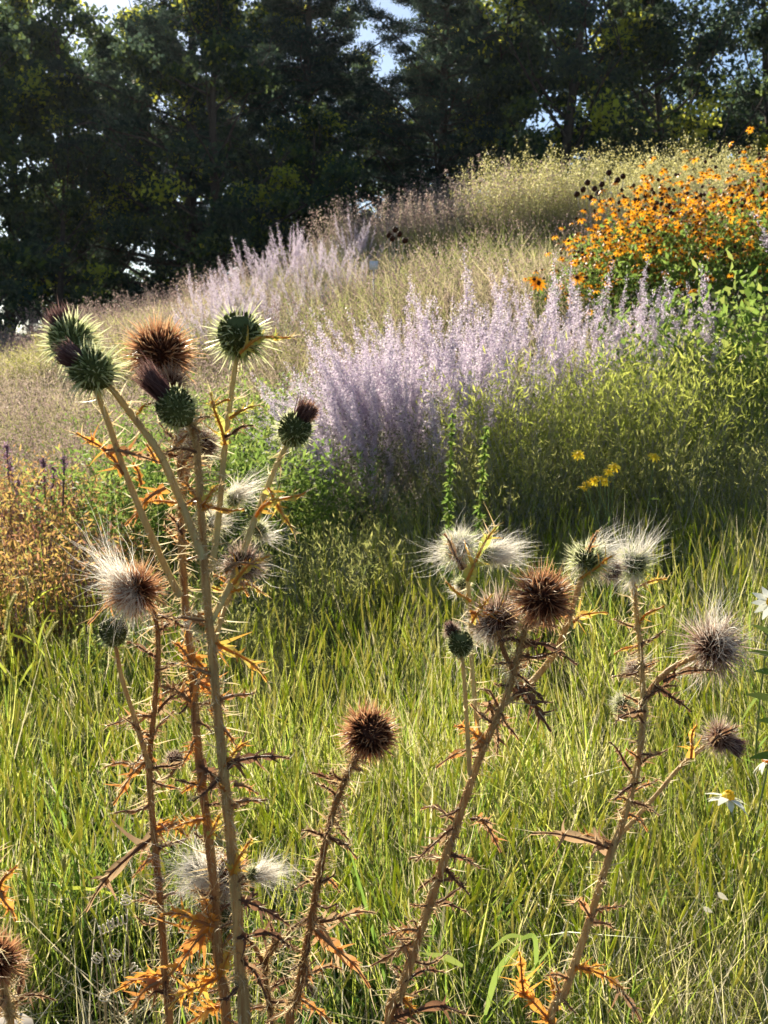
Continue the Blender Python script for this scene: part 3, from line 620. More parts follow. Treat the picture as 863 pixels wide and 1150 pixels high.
# ------------------------------------------------------------------ smaller flowers in the middle distance
def small_things():
    # yellow coreopsis-like flowers
    def daisy(name, parts, stemmat, petmat, discmat, label, cat, Y, base, flowers, group=None, r=.02, nl=6):
        g = gpos(base, Y); o = empty(name, g); st = MB(); lv = MB(); inv = np.array(g)
        for (px, py, tilt, sc) in flowers:
            e = P3(px, py, Y)-inv; path = catmull([[.02*R.normal(), .02*R.normal(), -.02], e*.5+[.02*R.normal(), .02*R.normal(), 0], e], 5)
            tube(st, path, .0028, .002, 5, .6)
            for k in range(nl):
                t = R.random()*.75; q = path[int(t*(len(path)-1))]
                blades(lv, [q], rdir(1, .8), .05+.04*R.random(), .007, [[0, 0, -.3]], 3, 'lance', .3+.4*R.random())
            mb = MB(); n = 11; a = np.arange(n)*2*math.pi/n; d = np.stack([np.cos(a), np.sin(a), .12*R.normal(size=n)], 1)
            blades(mb, d*r*.3, d, r*(.95+.15*R.random(n)), r*.48, np.stack([0*a, 0*a, -.18-.2*R.random(n)], 1), 4, 'lance', R.random(n), face=np.array([0, 0, 1.0]))
            f = mb.build('petals', M[petmat], o); f.location = e; f.rotation_euler = tilt; f.scale = (sc,)*3
            cb = MB(); ellipsoid(cb, r*.36, r*.36, r*.26, (0, 0, r*.08), 16, 8, .5, .05); blades(cb, rdir(120, 1.2)*r*.3+[0, 0, r*.08], rdir(120, 2), r*.10, r*.05, None, 1, 'taper', .8, sides=3)
            cb.build('flower_disc', M[discmat], f)
        st.build('stems', M[stemmat], o, True); lv.build('leaves', M['lime_leaf'], o)
        tag(o, label, cat, group); return o
    daisy('yellow_tickseed', 0, 'stem_green', 'yellow', 'yellow', 'yellow flowers in a loose cluster on green stalks before the dark hollow', 'yellow flowers', 4.0, 683,
          [(650, 510, (.9, .1, 0), 1.1), (690, 524, (.7, 0, 0), 1.1), (684, 530, (.6, .3, 0), 1), (675, 537, (.6, .1, 1), 1), (680, 541, (.9, 0, 0), .9), (660, 543, (.5, 0, 0), .9), (668, 540, (.8, .4, 0), .9), (655, 548, (.5, 0, 1), .9)], 'small yellow flowers before the border')
    daisy('yellow_tickseed', 0, 'stem_green', 'yellow', 'yellow', 'single yellow flower right of the loose yellow cluster', 'yellow flowers', 4.0, 722, [(735, 512, (.7, .2, 0), 1.1)], 'small yellow flowers before the border')
    daisy('yellow_tickseed', 0, 'stem_green', 'petal', 'cone', 'two orange flowers with dark centres below the left end of the orange bank', 'orange flowers', 6.0, 607, [(605, 318, (1.0, 0, 0), 1.3), (648, 312, (.9, .1, 0), 1.2), (600, 314, (.9, .1, 0), 1)], None, .03)
    daisy('white_daisy', 0, 'stem_green', 'white_petal', 'yellow', 'white daisy with drooping petals and yellow centre at lower right', 'daisy', 2.0, 812, [(818, 896, (-.12, .18, 0), 1)], 'white daisies', .037, 9)
    daisy('white_daisy', 0, 'stem_green', 'white_petal', 'petal', 'white daisy with orange centre cut off by the right edge', 'daisy', 2.05, 862, [(864, 852, (-.6, -.7, 0), 1)], 'white daisies', .037, 9)
    daisy('white_daisy', 0, 'stem_green', 'white_petal', 'yellow', 'white flower above broad green leaves at the right edge', 'daisy', 2.3, 872, [(866, 676, (1.2, -.3, 0), .8)], 'white daisies', .04, 9)
    # broad leaves at the right edge below the white flower
    o = empty('broad_leaf_plant', gpos(880, 1.7)); mb = MB(); st = MB(); inv = np.array(o.location)
    for (x0, y0, x1, y1) in [(880, 720, 842, 692), (885, 740, 838, 722), (885, 760, 845, 745), (880, 790, 835, 770), (890, 815, 848, 800), (885, 850, 840, 842)]:
        a, b = P3(x0, y0, 1.7)-inv, P3(x1, y1, 1.68)-inv; blades(mb, [a], b-a, np.linalg.norm(b-a), .022, [[0, -.1, -.15]], 6, 'lance', R.random(), face=np.array([0, -.5, 1.0]))
    tube(st, catmull([[0, 0, 0], P3(888, 850, 1.7)-inv, P3(884, 700, 1.7)-inv], 5), .005, .003, 6, .5)
    st.build('stem', M['stem_green'], o); mb.build('leaves', M['lime_leaf'], o); tag(o, 'plant with broad bright green leaves at the right edge', 'leafy plant')
    # pale tall leafy spikes
    for (px, bx, py, Y, lab) in [(508, 507, 468, 3.6, 'tall slim pale green leafy spike left of its twin before the sage'), (546, 535, 482, 3.6, 'tall slim pale green leafy spike leaning right before the sage')]:
        g = gpos(bx, Y); o = empty('leafy_spike', g); T = P3(px, py, Y)-np.array(g); path = catmull([[0, 0, 0], T*.5+[-.01, 0, 0], T], 14)
        s = MB(); tube(s, path, .006, .002, 6, .8); s.build('stem', M['lime_leaf'], o)
        l = MB(); m = 420; i = R.integers(4, len(path), m); f = 1.1-i/len(path)
        blades(l, path[i], rdir(m, .9), .016+.034*f, .009, [[0, 0, -.3]], 2, 'lance', R.random(m)); l.build('leaves', M['lime_leaf'], o)
        tag(o, lab, 'leafy spike', 'pale leafy spikes')
    # foxtail grasses
    L = []
    for (px, py, Y, ln) in [(14, 685, 2.9, 24), (9, 704, 2.9, 24), (36, 700, 2.9, 22), (35, 720, 2.9, 24), (57, 720, 2.9, 30), (85, 735, 2.8, 20), (4, 735, 2.8, 26), (111, 797, 2.5, 26), (30, 815, 2.5, 20), (83, 865, 2.2, 20), (72, 978, 1.9, 24), (28, 990, 1.9, 24),
                            (645, 572, 4.6, 30), (30, 662, 3.3, 18), (150, 905, 2.1, 14)]:
        g = gpos(px+R.normal()*12, Y); o = empty('foxtail_plant', g); T = P3(px, py-ln*.3, Y)-np.array(g); dd = unit([.35*R.normal()+.15, 0, 1]); Ls = ln/F*Y*.95
        B = T-dd*Ls*.5; path = catmull([[0, 0, 0], B*.55+[.02*R.normal(), .02, .02], B, B+dd*Ls*.2], 5)
        s = MB(); tube(s, path, .0016, .0012, 5, .8); blades(s, path[[3, 6, 8]], rdir(3, 1.2), .16, .007, [[.1, 0, -.35]], 4, 'blade', .6); s.build('stem', M['grass'], o)
        h = MB(); ax = B+dd*Ls*.5
        tube(h, np.stack([B+dd*Ls*t for t in np.linspace(0, 1, 7)]), np.array([.002, .0033, .0038, .0038, .0034, .0027, .0012]), 0, 8, .35)
        m = 420; t = R.random(m); a = R.random(m)*6.283; rad = np.stack([np.cos(a), np.sin(a), .9+0*a], 1)
        blades(h, B+dd*Ls*t[:, None], rad, .008+.004*R.random(m), .0007, None, 1, 'taper', .7+.3*R.random(m)); h.build('seed_head', M['gold_seed'], o)
        tag(o, 'x', 'foxtail grass', 'foxtail grasses with glowing seed heads'); L.append(o)
    number(L, 'foxtail grass with a backlit bristly golden seed head, %s of the foxtails')
    # broad arching blades, bottom centre
    g = gpos(560, 1.75); inv = np.array(g); o = empty('grass_tuft', g); s = MB()
    for (pts, wd) in [([(545, 1140), (560, 1090), (588, 1055)], .013), ([(582, 1056), (600, 1052), (603, 1085), (606, 1092)], .010), ([(588, 1052), (570, 1052), (548, 1070)], .008), ([(520, 1085), (500, 1075), (472, 1070)], .012), ([(566, 1130), (590, 1100), (640, 1040)], .006)]:
        path = catmull([P3(x, y, 1.55)-inv for x, y in pts], 5); n = len(path)
        T = unit(np.gradient(path, axis=0)); sd = unit(np.cross(T, [0.2, -1, .5])); wt = wd*.42*np.sin(np.pi*np.linspace(.15, .985, n))[:, None]
        V = np.stack([path-sd*wt, path+sd*wt], 1).reshape(-1, 3); s.add(V, [[2*i, 2*i+1, 2*i+3, 2*i+2] for i in range(n-1)], .55+.3*R.random())
    tube(s, catmull([[0, 0, 0], P3(540, 1200, 1.6)-inv, P3(545, 1140, 1.55)-inv], 5), .003, .002, 6, .5)
    s.build('blades', M['lime_leaf'], o); tag(o, 'bright green broad grass blades arching over near the bottom centre', 'grass tuft')
    # curled seed pods / tendrils of vetch
    L = []
    for (px, py, sz, ang) in [(133, 1035, 26, .3), (120, 1042, 18, .4), (142, 1010, 14, 1.3), (130, 1072, 12, 1.0), (152, 1090, 16, -.9), (118, 1118, 14, 1.2), (110, 1076, 12, .9), (168, 1022, 12, 1.4), (188, 1040, 10, 1.2)]:
        Y = 1.12; c = P3(px, py, Y); Lh = sz/F*Y; t = np.linspace(0, 1, 70); tn = 1.2+sz/8; r = .0044
        ax = np.array([math.cos(ang), 0, math.sin(ang)]); up = np.array([-math.sin(ang), 0, math.cos(ang)])
        path = ax*(t[:, None]-.5)*Lh+up*np.sin(t*tn*6.283)[:, None]*r*1.2+np.array([0, 1, 0])*np.cos(t*tn*6.283)[:, None]*r
        gx, gy, gz = c[0], Y, float(ground(c[0], Y)); o = empty('curled_tendril', (gx, gy, gz)); s = MB(); path = path+[0, 0, c[2]-gz]
        tube(s, path, .0008, .0006, 5, .9); s.build('coil', M['straw'], o)
        s = MB(); tube(s, catmull([[.01*R.normal(), .02, 0], path[0]*[1, 1, .5]+[.01, 0, 0], path[0]], 6), .0009, .0007, 5, .2); s.build('stalk', M['straw'], o)
        tag(o, 'x', 'tendril', 'pale curled tendrils at lower left'); L.append(o)
    number(L, 'pale corkscrew curled tendril beside the left thistle stalk, %s')
    # pale flat grey leaves low down
    L = []
    for (px, py, ang, sz) in [(512, 1136, -.8, 26), (540, 1082, -.9, 12), (628, 1049, 0, 14), (497, 1130, .2, 18), (806, 1004, .4, 16), (790, 1020, .3, 14)]:
        Y = 1.85; c = P3(px, py, Y); gz = float(ground(c[0], Y)); o = empty('bleached_leaf', (c[0], Y, gz)); s = MB(); L_ = sz/F*Y
        d = np.array([math.cos(ang), .2, -math.sin(ang)]); blades(s, [[0, 0, c[2]-gz]], d, L_, L_*.45, [[0, 0, -.2]], 4, 'lance', .9, face=np.array([.2, -.8, .6]))
        s.build('leaf_blade', M['straw'], o); s = MB(); tube(s, catmull([[.01, .03, 0], [0, .02, (c[2]-gz)*.5], [0, 0, c[2]-gz]], 5), .0012, .0009, 4, .3); s.build('stalk', M['straw'], o)
        tag(o, 'x', 'leaf', 'bleached leaves low in the grass'); L.append(o)
    number(L, 'small bleached grey white leaf low in the foreground grass, %s')
    # small white marker on the slope
    g = gpos(420, 8.6); o = empty('plant_marker', g); tag(o, 'small white marker card half hidden above the lilac drift', 'plant marker')
    T = P3(420, 298, 8.6)-np.array(g); s = MB(); bx = np.array([[x, y, z] for x in (-.035, .035) for y in (-.004, .004) for z in (-.035, .035)])+T
    s.add(bx, [[0, 1, 3, 2], [4, 6, 7, 5], [0, 4, 5, 1], [2, 3, 7, 6], [0, 2, 6, 4], [1, 5, 7, 3]], .5); s.build('card', M['white_board'], o)
    s = MB(); tube(s, [[0, .008, 0], T+[0, .008, 0]], .006, .006, 6, .5); s.build('stake', M['stake_grey'], o)
    # weathered stone at the bottom-left corner
    c = P3(12, 1150, 1.5); s = MB(); ellipsoid(s, .055, .05, .05, (0, 0, 0), 24, 14, .5, .03); gz = float(ground(c[0], 1.5))
    h = c[2]-gz; s = MB(); th = np.linspace(0, 2*math.pi, 14, endpoint=False); rings = []
    for (zz, rr) in [(0, .075), (h*.5, .07), (h*.9, .062), (h*.99, .052), (h, .0)]: rings.append(np.stack([np.cos(th)*rr*(1+.06*R.normal(size=14)), np.sin(th)*rr*.8*(1+.06*R.normal(size=14)), np.full(14, zz)], 1))
    s.add(np.concatenate(rings), [[i*14+j, i*14+(j+1) % 14, (i+1)*14+(j+1) % 14, (i+1)*14+j] for i in range(4) for j in range(14)], .5)
    o = s.build('wooden_post', M['stone']); o.location = (c[0]-.02, 1.5, gz); tag(o, 'weathered grey post top just showing in the bottom left corner', 'post')
small_things()

# ------------------------------------------------------------------ thistles
def orient(o, axis, roll=0.0):
    q = Vector(axis).normalized().to_track_quat('Z', 'Y'); o.rotation_euler = (q @ Matrix.Rotation(roll, 4, 'Z').to_quaternion()).to_euler()

def fib(n):
    i = np.arange(n)+.5; ph = np.arccos(1-2*i/n); th = math.pi*(1+5**.5)*i
    return np.stack([np.cos(th)*np.sin(ph), np.sin(th)*np.sin(ph), np.cos(ph)], 1)

def head(root, inv, c, axis, r, kind, fluff=0, wind=(0, 0, 0), tuft=None, k=1.0, label=None):
    """spiny flower head; local +Z is the way it opens. kinds: green, brown, grey"""
    cm = {'green': 'th_core_green', 'brown': 'th_core_brown', 'grey': 'th_core_brown', 'pale': 'th_core_green'}[kind]
    sm = {'green': 'sp_green', 'brown': 'sp_brown', 'grey': 'sp_grey', 'pale': 'sp_green'}[kind]
    b = MB(); rz = r*(1.12 if kind in ('green', 'pale') else .9); rc = r*(.92 if kind in ('green',) else .74)
    ellipsoid(b, rc, rc, rz*.95 if kind == 'green' else rc, (0, 0, 0), 22, 14, .5, .02)
    u = fib(340); u = u[u[:, 2] < .8]; diamonds(b, u*np.array([rc, rc, rz*.9 if kind == 'green' else rc]), u*.35+np.array([0, 0, 1.0]), r*.36, r*.17, R.random(len(u)), face=None)
    h = b.build('flower_head', M[cm], root, True); h.location = np.asarray(c)-inv; orient(h, axis, R.random()*6)
    if label: h['label'] = label
    n = {'green': 330, 'brown': 760, 'grey': 620, 'pale': 480}[kind]
    u = fib(n)+R.normal(size=(n, 3))*.05; u = unit(u); lo, hi = {'green': (-.85, .82), 'brown': (-.9, 1.0), 'grey': (-.95, 1.0), 'pale': (-.95, .95)}[kind]
    u = u[(u[:, 2] > lo) & (u[:, 2] < hi)]; n = len(u)
    base = u*np.array([rc, rc, rz*.93 if kind == 'green' else rc])*.9
    d = unit(u+np.array([0, 0, .18])+R.normal(size=(n, 3))*{'green': .10, 'brown': .12, 'grey': .20, 'pale': .28}[kind])
    L = r*k*{'green': .95, 'brown': 1.0, 'grey': 1.25, 'pale': 1.05}[kind]*(.7+.5*R.random(n))
    s = MB(); bd = R.normal(size=(n, 3))*.16; bd[:, 2] -= .14 if kind == 'green' else .05
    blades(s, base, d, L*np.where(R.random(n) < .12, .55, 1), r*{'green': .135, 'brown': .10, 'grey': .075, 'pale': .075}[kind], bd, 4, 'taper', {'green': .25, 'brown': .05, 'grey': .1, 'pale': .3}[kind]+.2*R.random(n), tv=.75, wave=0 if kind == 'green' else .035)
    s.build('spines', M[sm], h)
    if tuft:
        t = MB(); m = 260; a = R.random(m)*6.283; q = np.sqrt(R.random(m)); p = np.stack([np.cos(a)*q*r*.46, np.sin(a)*q*r*.46, np.full(m, rz*.55)], 1)
        d = np.stack([np.cos(a)*q*.14*tuft[1], np.sin(a)*q*.14*tuft[1], np.ones(m)], 1)+R.normal(size=(m, 3))*.05
        blades(t, p, d, r*tuft[0]*(.8+.3*R.random(m)), r*.10, R.normal(size=(m, 3))*.12, 4, 'blade', .1+.35*R.random(m), sides=1, tv=.5)
        t.build('florets', M['floret'], h)
    if fluff:
        t = MB(); m = int(fluff*.85); e = h.rotation_euler.to_matrix(); wl = np.array(e.inverted() @ Vector(wind))
        # loose plumes of fine hair, each plume bending its own way
        nc = max(6, m//150); cs = unit(rdir(nc)*.9+wl*1.8+np.array([0, 0, .35])); cb = R.normal(size=(nc, 3))*.45+wl*.5; cl_ = .4+1.15*R.random(nc)**1.3; cp = R.normal(size=(nc, 3))*r*.28
        i = R.integers(0, nc, m); d = unit(cs[i]+R.normal(size=(m, 3))*.38); p = cp[i]+d*r*.45+wl*r*.3
        blades(t, p, d, r*1.3*cl_[i]*(.4+.75*R.random(m))*(1+.6*np.linalg.norm(wl)), .00048, cb[i]+R.normal(size=(m, 3))*.42, 7, 'blade', R.random(m), wave=.22)
        t.build('pappus', M['pappus'], h)
    return h

def thistle_leaf(root, p0, p1, v=.6, nl=4, wide=1.0, sag=.12, name='leaf', curl=.0):
    """dry lobed spiny leaf from p0 to p1 (root-local), lobes end in long spines"""
    p0 = np.asarray(p0, float); p1 = np.asarray(p1, float); L = np.linalg.norm(p1-p0); ax = unit(p1-p0)
    sd = unit(np.cross(ax, rdir(1)[0]*.5+np.array([0, -1, .4]))); nr = np.cross(ax, sd)
    n = 16; t = np.linspace(0, 1, n+1); mid = p0+(p1-p0)*t[:, None]+np.array([0, 0, -1])*(sag*L*np.sin(math.pi*t)*-1)[:, None]+nr*(L*.08*np.sin(t*6+R.random()*6))[:, None]
    mb = MB(); wv = (L*.055*wide*(1-t)**.6+.0009)*(1+.5*np.sin(t*nl*6.283+1))
    fold = nr*(.45*wv)[:, None]
    V = np.stack([mid-sd*wv[:, None]+fold, mid, mid+sd*wv[:, None]+fold], 1).reshape(-1, 3)
    mb.add(V, [[3*i+j, 3*i+j+1, 3*i+4+j, 3*i+3+j] for i in range(n) for j in (0, 1)], np.repeat(np.clip(v-.03*np.ones(n+1)+.05*R.normal(size=n+1), 0, 1), 3))
    tt = (np.arange(nl)+.6)/(nl+.5); 
    for s in (-1, 1):
        for k in range(nl):
            i = min(int(tt[k]*n), n-1); ll = L*(.36*(1-tt[k]*.55))*(.7+.6*R.random())*wide**.5
            d = unit(ax*(.55+.3*R.random())+sd*s+nr*(.55*R.normal())); 
            # lobe: folded tapering wedge, then a spine
            blades(mb, [mid[i]], d, ll, ll*.22, [R.normal(size=3)*.22], 4, 'taper', v+.06*R.normal(), tv=-.12, face=nr)
            blades(mb, [mid[i]], unit(d*1.0+ax*.8+nr*.3*R.normal()), ll*.6, ll*.15, [R.normal(size=3)*.18], 3, 'taper', v+.06*R.normal(), tv=-.12, face=nr)
    tube(mb, mid, .0011+L*.008, .0005, 5, max(v-.2, .1))
    ob = mb.build(name, M['th_leaf'], root)
    sp = MB(); m = 16+4*nl; i = R.integers(1, n+1, m)
    blades(sp, mid[i], rdir(m)+ax*.8, L*(.08+.22*R.random(m)), .0011, R.normal(size=(m, 3))*.2, 3, 'taper', .3+.6*R.random(m)); sp.build('spine_fringe', M['th_spike'], ob)
    return ob

def stem_mesh(root, path, r0, r1, name='stem', v=.5, hairs=3600, spk=1.0, part_parent=None):
    s = MB(); P, T, rr = tube(s, path, r0, r1, 10, v, .14, True, .05)
    seg = np.linalg.norm(np.diff(P, axis=0), axis=1).sum(); m = int(hairs*seg)
    t = R.random(m)*(len(P)-1.001); i = t.astype(int); f = (t-i)[:, None]; p = P[i]*(1-f)+P[i+1]*f; q = rr[i]
    o = rdir(m); o = unit(o-T[i]*np.sum(o*T[i], 1, keepdims=True)*.8)
    blades(s, p+o*(q*.9)[:, None], o+T[i]*(.5*R.normal(size=(m, 1))), .0014+.0022*R.random(m), .0004, None, 1, 'taper', np.clip(v+.25+.25*R.random(m), 0, 1))
    ob = s.build(name, M['th_stem'], part_parent or root, True)
    # spines of the wings along the stem
    w_ = MB(); m = int(520*seg*spk); t = R.random(m)*(len(P)-1.001); i = t.astype(int); f = (t-i)[:, None]; p = P[i]*(1-f)+P[i+1]*f
    o = rdir(m); o = unit(o-T[i]*np.sum(o*T[i], 1, keepdims=True)*.9+T[i]*.45*R.normal(size=(m, 1)))
    blades(w_, p+o*(rr[i]*.6)[:, None], o, (.006+.018*R.random(m)**2), .0017, R.normal(size=(m, 3))*.22, 3, 'taper', .15+.5*R.random(m)+max(v-.4, 0)*.4, tv=.4)
    w_.build('spine_fringe', M['th_spike'], ob)
    return P, T

class Thistle:
    def __init__(s, label, pts, Y, r0, r1, v=.5, v_leaf=.4, Yt=None, spk=1.0):
        yb = pts[0]; s.Y = Y; x0 = (yb[0]-431.5)/F*Y
        s.root = empty('thistle', (x0, Y, float(ground(x0, Y)))); s.inv = np.array(s.root.location); tag(s.root, label, 'thistle', 'dried thistles in the foreground')
        Yt = Yt or Y; n = len(pts); W = [P3(x, y, Y+(Yt-Y)*i/max(n-1, 1))-s.inv for i, (x, y) in enumerate(pts)]
        low = W[0]; W = [np.array([low[0]*.3, 0, -.02]), low*np.array([.7, 1, .5])]+W
        s.W = W; s.v = v; s.P, s.T = stem_mesh(s.root, catmull(W, 7), r0, r1, 'stem', v, spk=spk)
    def pt(s, x, y, dY=0.0): return P3(x, y, s.Y+dY)-s.inv
    def branch(s, pts, r0=.0028, r1=.0018, v=None, dY=0.0, spk=1.0):
        W = [s.pt(p[0], p[1], (p[2] if len(p) > 2 else dY)) for p in pts]; s.bp, _ = stem_mesh(s.root, catmull(W, 7), r0, r1, 'branch', s.v if v is None else v, 4200, spk); return W
    def head(s, x, y, r, kind, axis, dY=0.0, **k): return head(s.root, np.zeros(3), s.pt(x, y, dY), axis, r, kind, **k)
    def leaf(s, x0, y0, x1, y1, v=.6, nl=4, wide=1.0, d0=0.0, d1=0.0, sag=.08): return thistle_leaf(s.root, s.pt(x0, y0, d0), s.pt(x1, y1, d1), v, nl, wide, sag)
    def scruff(s, n, y0=400, y1=1160, v=(.1, .6), L=(.02, .055), path=None):
        """dry shrivelled leaves along the stem within the picture"""
        P = s.P if path is None else path; zt = s.pt(400, y0)[2]; zb = s.pt(400, y1)[2]
        idx = [i for i in range(len(P)) if zb < P[i][2] < zt]
        for k in range(n):
            i = idx[R.integers(0, len(idx))]; a = R.random()*6.283; Ln = L[0]+(L[1]-L[0])*R.random()
            d = unit([math.cos(a), math.sin(a)*.8, .15+.5*R.normal()]); thistle_leaf(s.root, P[i], P[i]+d*Ln, v[0]+(v[1]-v[0])*R.random(), R.integers(2, 4), .8, .12*R.normal())

U = np.array
def thistles():
    # --- front stem of the left group
    t = Thistle('thick olive brown thistle stalk branching into green spiny heads, tallest in the left group', [(276, 1175), (270, 1090), (266, 1010), (258, 930), (252, 870), (245, 800), (238, 725), (231, 650), (226, 570), (221, 500), (214, 474)], .78, .0051, .0022, .56)
    t.branch([(229, 628), (214, 590), (200, 555), (180, 510), (150, 468), (125, 435), (112, 424)], .0030, .0022, .75, -.01)
    t.branch([(203, 670, .01), (190, 645, .01), (165, 590, .0), (140, 528), (122, 475), (108, 438), (92, 402)], .0026, .0018, .7)
    t.branch([(238, 640), (246, 580), (252, 510), (259, 450), (267, 396)], .0024, .0018, .85, .02)
    t.branch([(236, 700, .0), (262, 650, .02), (288, 580, .03), (312, 520, .03), (326, 495, .03)], .0026, .0018, .9)
    t.branch([(238, 730), (250, 690, .02), (262, 660, .03), (272, 642, .03)], .0024, .0016, .7)
    t.head(81, 384, .0155, 'green', (-.45, .25, .8), .02, tuft=(1.3, .9), label='broad green spiny head with a withered tip, topmost on the left')
    t.head(105, 417, .0145, 'green', (-.75, -.25, .55), -.015, tuft=(1.35, .8), label='green head with withered brown tuft pointing left')
    t.head(199, 459, .0135, 'green', (-.78, -.15, .95), -.02, k=.6, tuft=(2.3, .25), label='dark green head with a long dark withered tube')
    t.head(269, 378, .0158, 'green', (.05, -.55, .8), .02, k=1.0, label='round green head on an upright thin branch')
    t.head(330, 484, .0125, 'green', (.5, -.1, .8), .03, k=.7, tuft=(1.5, .9), label='green head with a dark tip leaning right')
    t.head(346, 463, .0065, 'brown', (.5, 0, .8), .03, k=.8)
    t.head(273, 634, .0125, 'grey', (.4, -.2, .6), .03, k=.9, fluff=200)
    t.head(236, 590, .009, 'pale', (0, .3, .9), .05, fluff=500, wind=(.2, 0, .2)); t.head(262, 562, .007, 'pale', (.3, .2, .5), .06, fluff=620, wind=(.5, 0, .3)); t.head(290, 596, .007, 'pale', (.3, .2, .5), .05, fluff=380, wind=(.4, 0, -.2))
    t.head(228, 700, .008, 'pale', (-.3, .2, .5), .05, fluff=420, wind=(-.4, 0, -.1)); t.head(226, 500, .012, 'grey', (.4, 0, .6), .05, k=.8, fluff=260)
    for a in [(214, 474, 172, 425, .35), (269, 395, 326, 376, .93), (116, 507, 178, 520, .5), (140, 532, 88, 486, .72), (160, 545, 150, 520, .72), (186, 548, 140, 590, .62), (205, 565, 165, 566, .80), (176, 520, 165, 500, .68), (112, 425, 128, 400, .95), (150, 468, 172, 452, .95),
              (252, 490, 285, 478, .3), (252, 500, 236, 440, .92), (258, 450, 240, 455, .95), (258, 470, 292, 455, .95), (288, 580, 343, 552, .9), (300, 550, 330, 600, .9), (252, 640, 285, 632, .55), (240, 720, 300, 765, .85), (262, 655, 303, 622, .9),
              (255, 858, 325, 852, .15), (262, 880, 290, 892, .5), (262, 905, 300, 898, .5), (268, 1010, 325, 1040, .15), (268, 1050, 330, 1062, .12), (262, 980, 285, 940, .88), (252, 860, 280, 832, .88), (244, 790, 285, 778, .5),
              (246, 815, 268, 840, .6), (272, 1075, 300, 1120, .2), (226, 560, 200, 540, .6), (226, 570, 246, 548, .88), (236, 705, 212, 690, .55)]:
        t.leaf(*a, nl=3, d1=R.normal()*.012)
    t.scruff(16, 470, 1150, (.1, .9), (.015, .035)); t.scruff(8, 400, 700, (.6, 1), (.015, .03), t.bp)
    # --- rear stem with the brown head
    t = Thistle('reddish thistle stalk behind the olive one, topped by a large brown spiny head', [(256, 1175), (247, 1090), (242, 1010), (233, 925), (223, 845), (217, 765), (209, 685), (204, 605), (203, 530), (199, 480), (190, 432)], .84, .0047, .0020, .38, Yt=.86)
    t.head(180, 397, .0205, 'brown', (-.1, -.45, .75), .02, k=.95, label='large brown head with spines all round')
    t.branch([(205, 560), (214, 520), (224, 508)], .002, .0015, .3, .02); t.branch([(240, 1010), (250, 1000, .04), (255, 992, .05)], .003, .002, .4)
    t.head(192, 432, .0095, 'grey', (-.1, -.1, .4), .0, k=1.2)
    t.head(256, 985, .0175, 'brown', (-.1, -.6, .5), .05, k=.8, fluff=1900, wind=(-.35, -.1, .1), label='low brown head bursting with white fluff')
    t.head(283, 982, .007, 'pale', (.6, 0, .3), .04, k=.8, fluff=800, wind=(.9, 0, .1)); t.head(222, 975, .006, 'pale', (-.6, 0, .2), .04, k=.7, fluff=700, wind=(-.8, 0, 0))
    t.head(253, 1028, .0125, 'green', (.1, -.3, -.7), .03, k=.5)
    for a in [(205, 600, 188, 575, .3), (216, 760, 255, 800, .6), (218, 790, 180, 770, .5), (221, 830, 205, 860, .62), (225, 860, 262, 905, .3), (228, 880, 205, 890, .68), (232, 920, 195, 930, .72), (236, 940, 250, 912, .9), (240, 1010, 215, 1000, .4), (242, 1040, 180, 1028, .70),
              (243, 1045, 190, 1095, .62), (240, 1035, 226, 1010, .72), (247, 1095, 190, 1135, .80), (247, 1090, 222, 1090, .82), (250, 1130, 210, 1150, .78), (246, 1100, 265, 1060, .85), (210, 690, 235, 712, .75), (214, 735, 240, 770, .78), (216, 745, 196, 722, .62), (203, 530, 222, 505, .5), (200, 485, 236, 468, .3)]:
        t.leaf(*a, nl=4, wide=1.8, d1=R.normal()*.012)
    t.scruff(26, 480, 1150, (.22, .6), (.018, .04))
    # --- leftmost stem
    t = Thistle('slim dark thistle stalk carrying a brown head with white fluff streaming left', [(192, 1175), (186, 1100), (180, 1010), (173, 935), (168, 865), (173, 800), (178, 735), (175, 695), (166, 672)], .92, .0041, .0016, .30)
    t.head(153, 663, .0145, 'brown', (-.2, -.7, .3), -.02, k=1.4, fluff=2300, wind=(-.42, -.1, .0), label='brown head trailing white fluff to the left')
    t.branch([(168, 862), (152, 808), (138, 765), (130, 726)], .0022, .0017, .6, -.01, spk=.4)
    t.head(128, 710, .0125, 'green', (-.05, -.1, .9), -.01, k=.45, label='small grey green closed head')
    t.branch([(172, 880, .02), (190, 872, .05), (197, 862, .06)], .0016, .0013, .4); t.head(197, 854, .009, 'grey', (0, -.3, .9), .06, k=.6)
    t.leaf(165, 650, 98, 702, .55, 2, .8); t.leaf(150, 655, 190, 655, .5, 2, .8); t.leaf(175, 690, 225, 720, .3, 3); t.leaf(172, 940, 95, 1025, .38, 2, .8); t.leaf(178, 925, 212, 938, .72, 4, 1.6); t.leaf(168, 860, 118, 862, .55, 4)
    t.leaf(170, 850, 125, 905, .6, 3); t.leaf(176, 960, 150, 985, .6, 3); t.leaf(182, 1095, 130, 1112, .72, 4, 1.4); t.leaf(184, 1100, 138, 1140, .60, 4, 1.4); t.leaf(176, 800, 215, 770, .4, 3); t.leaf(172, 805, 120, 815, .45, 3)
    t.leaf(180, 1015, 150, 1012, .5, 3); t.leaf(174, 935, 215, 925, .60, 3, 1.3); t.leaf(178, 740, 142, 722, .2, 2)
    t.scruff(30, 700, 1150, (.2, .55), (.02, .045))
    # --- low dead tangle between the groups
    t = Thistle('short dead thistle, a dark spiny tangle at the bottom beside the middle stalk', [(305, 1175), (303, 1130), (298, 1095), (302, 1070), (318, 1052)], .95, .0034, .0016, .15)
    t.branch([(300, 1090), (285, 1062), (270, 1048)], .0022, .0014, .2)
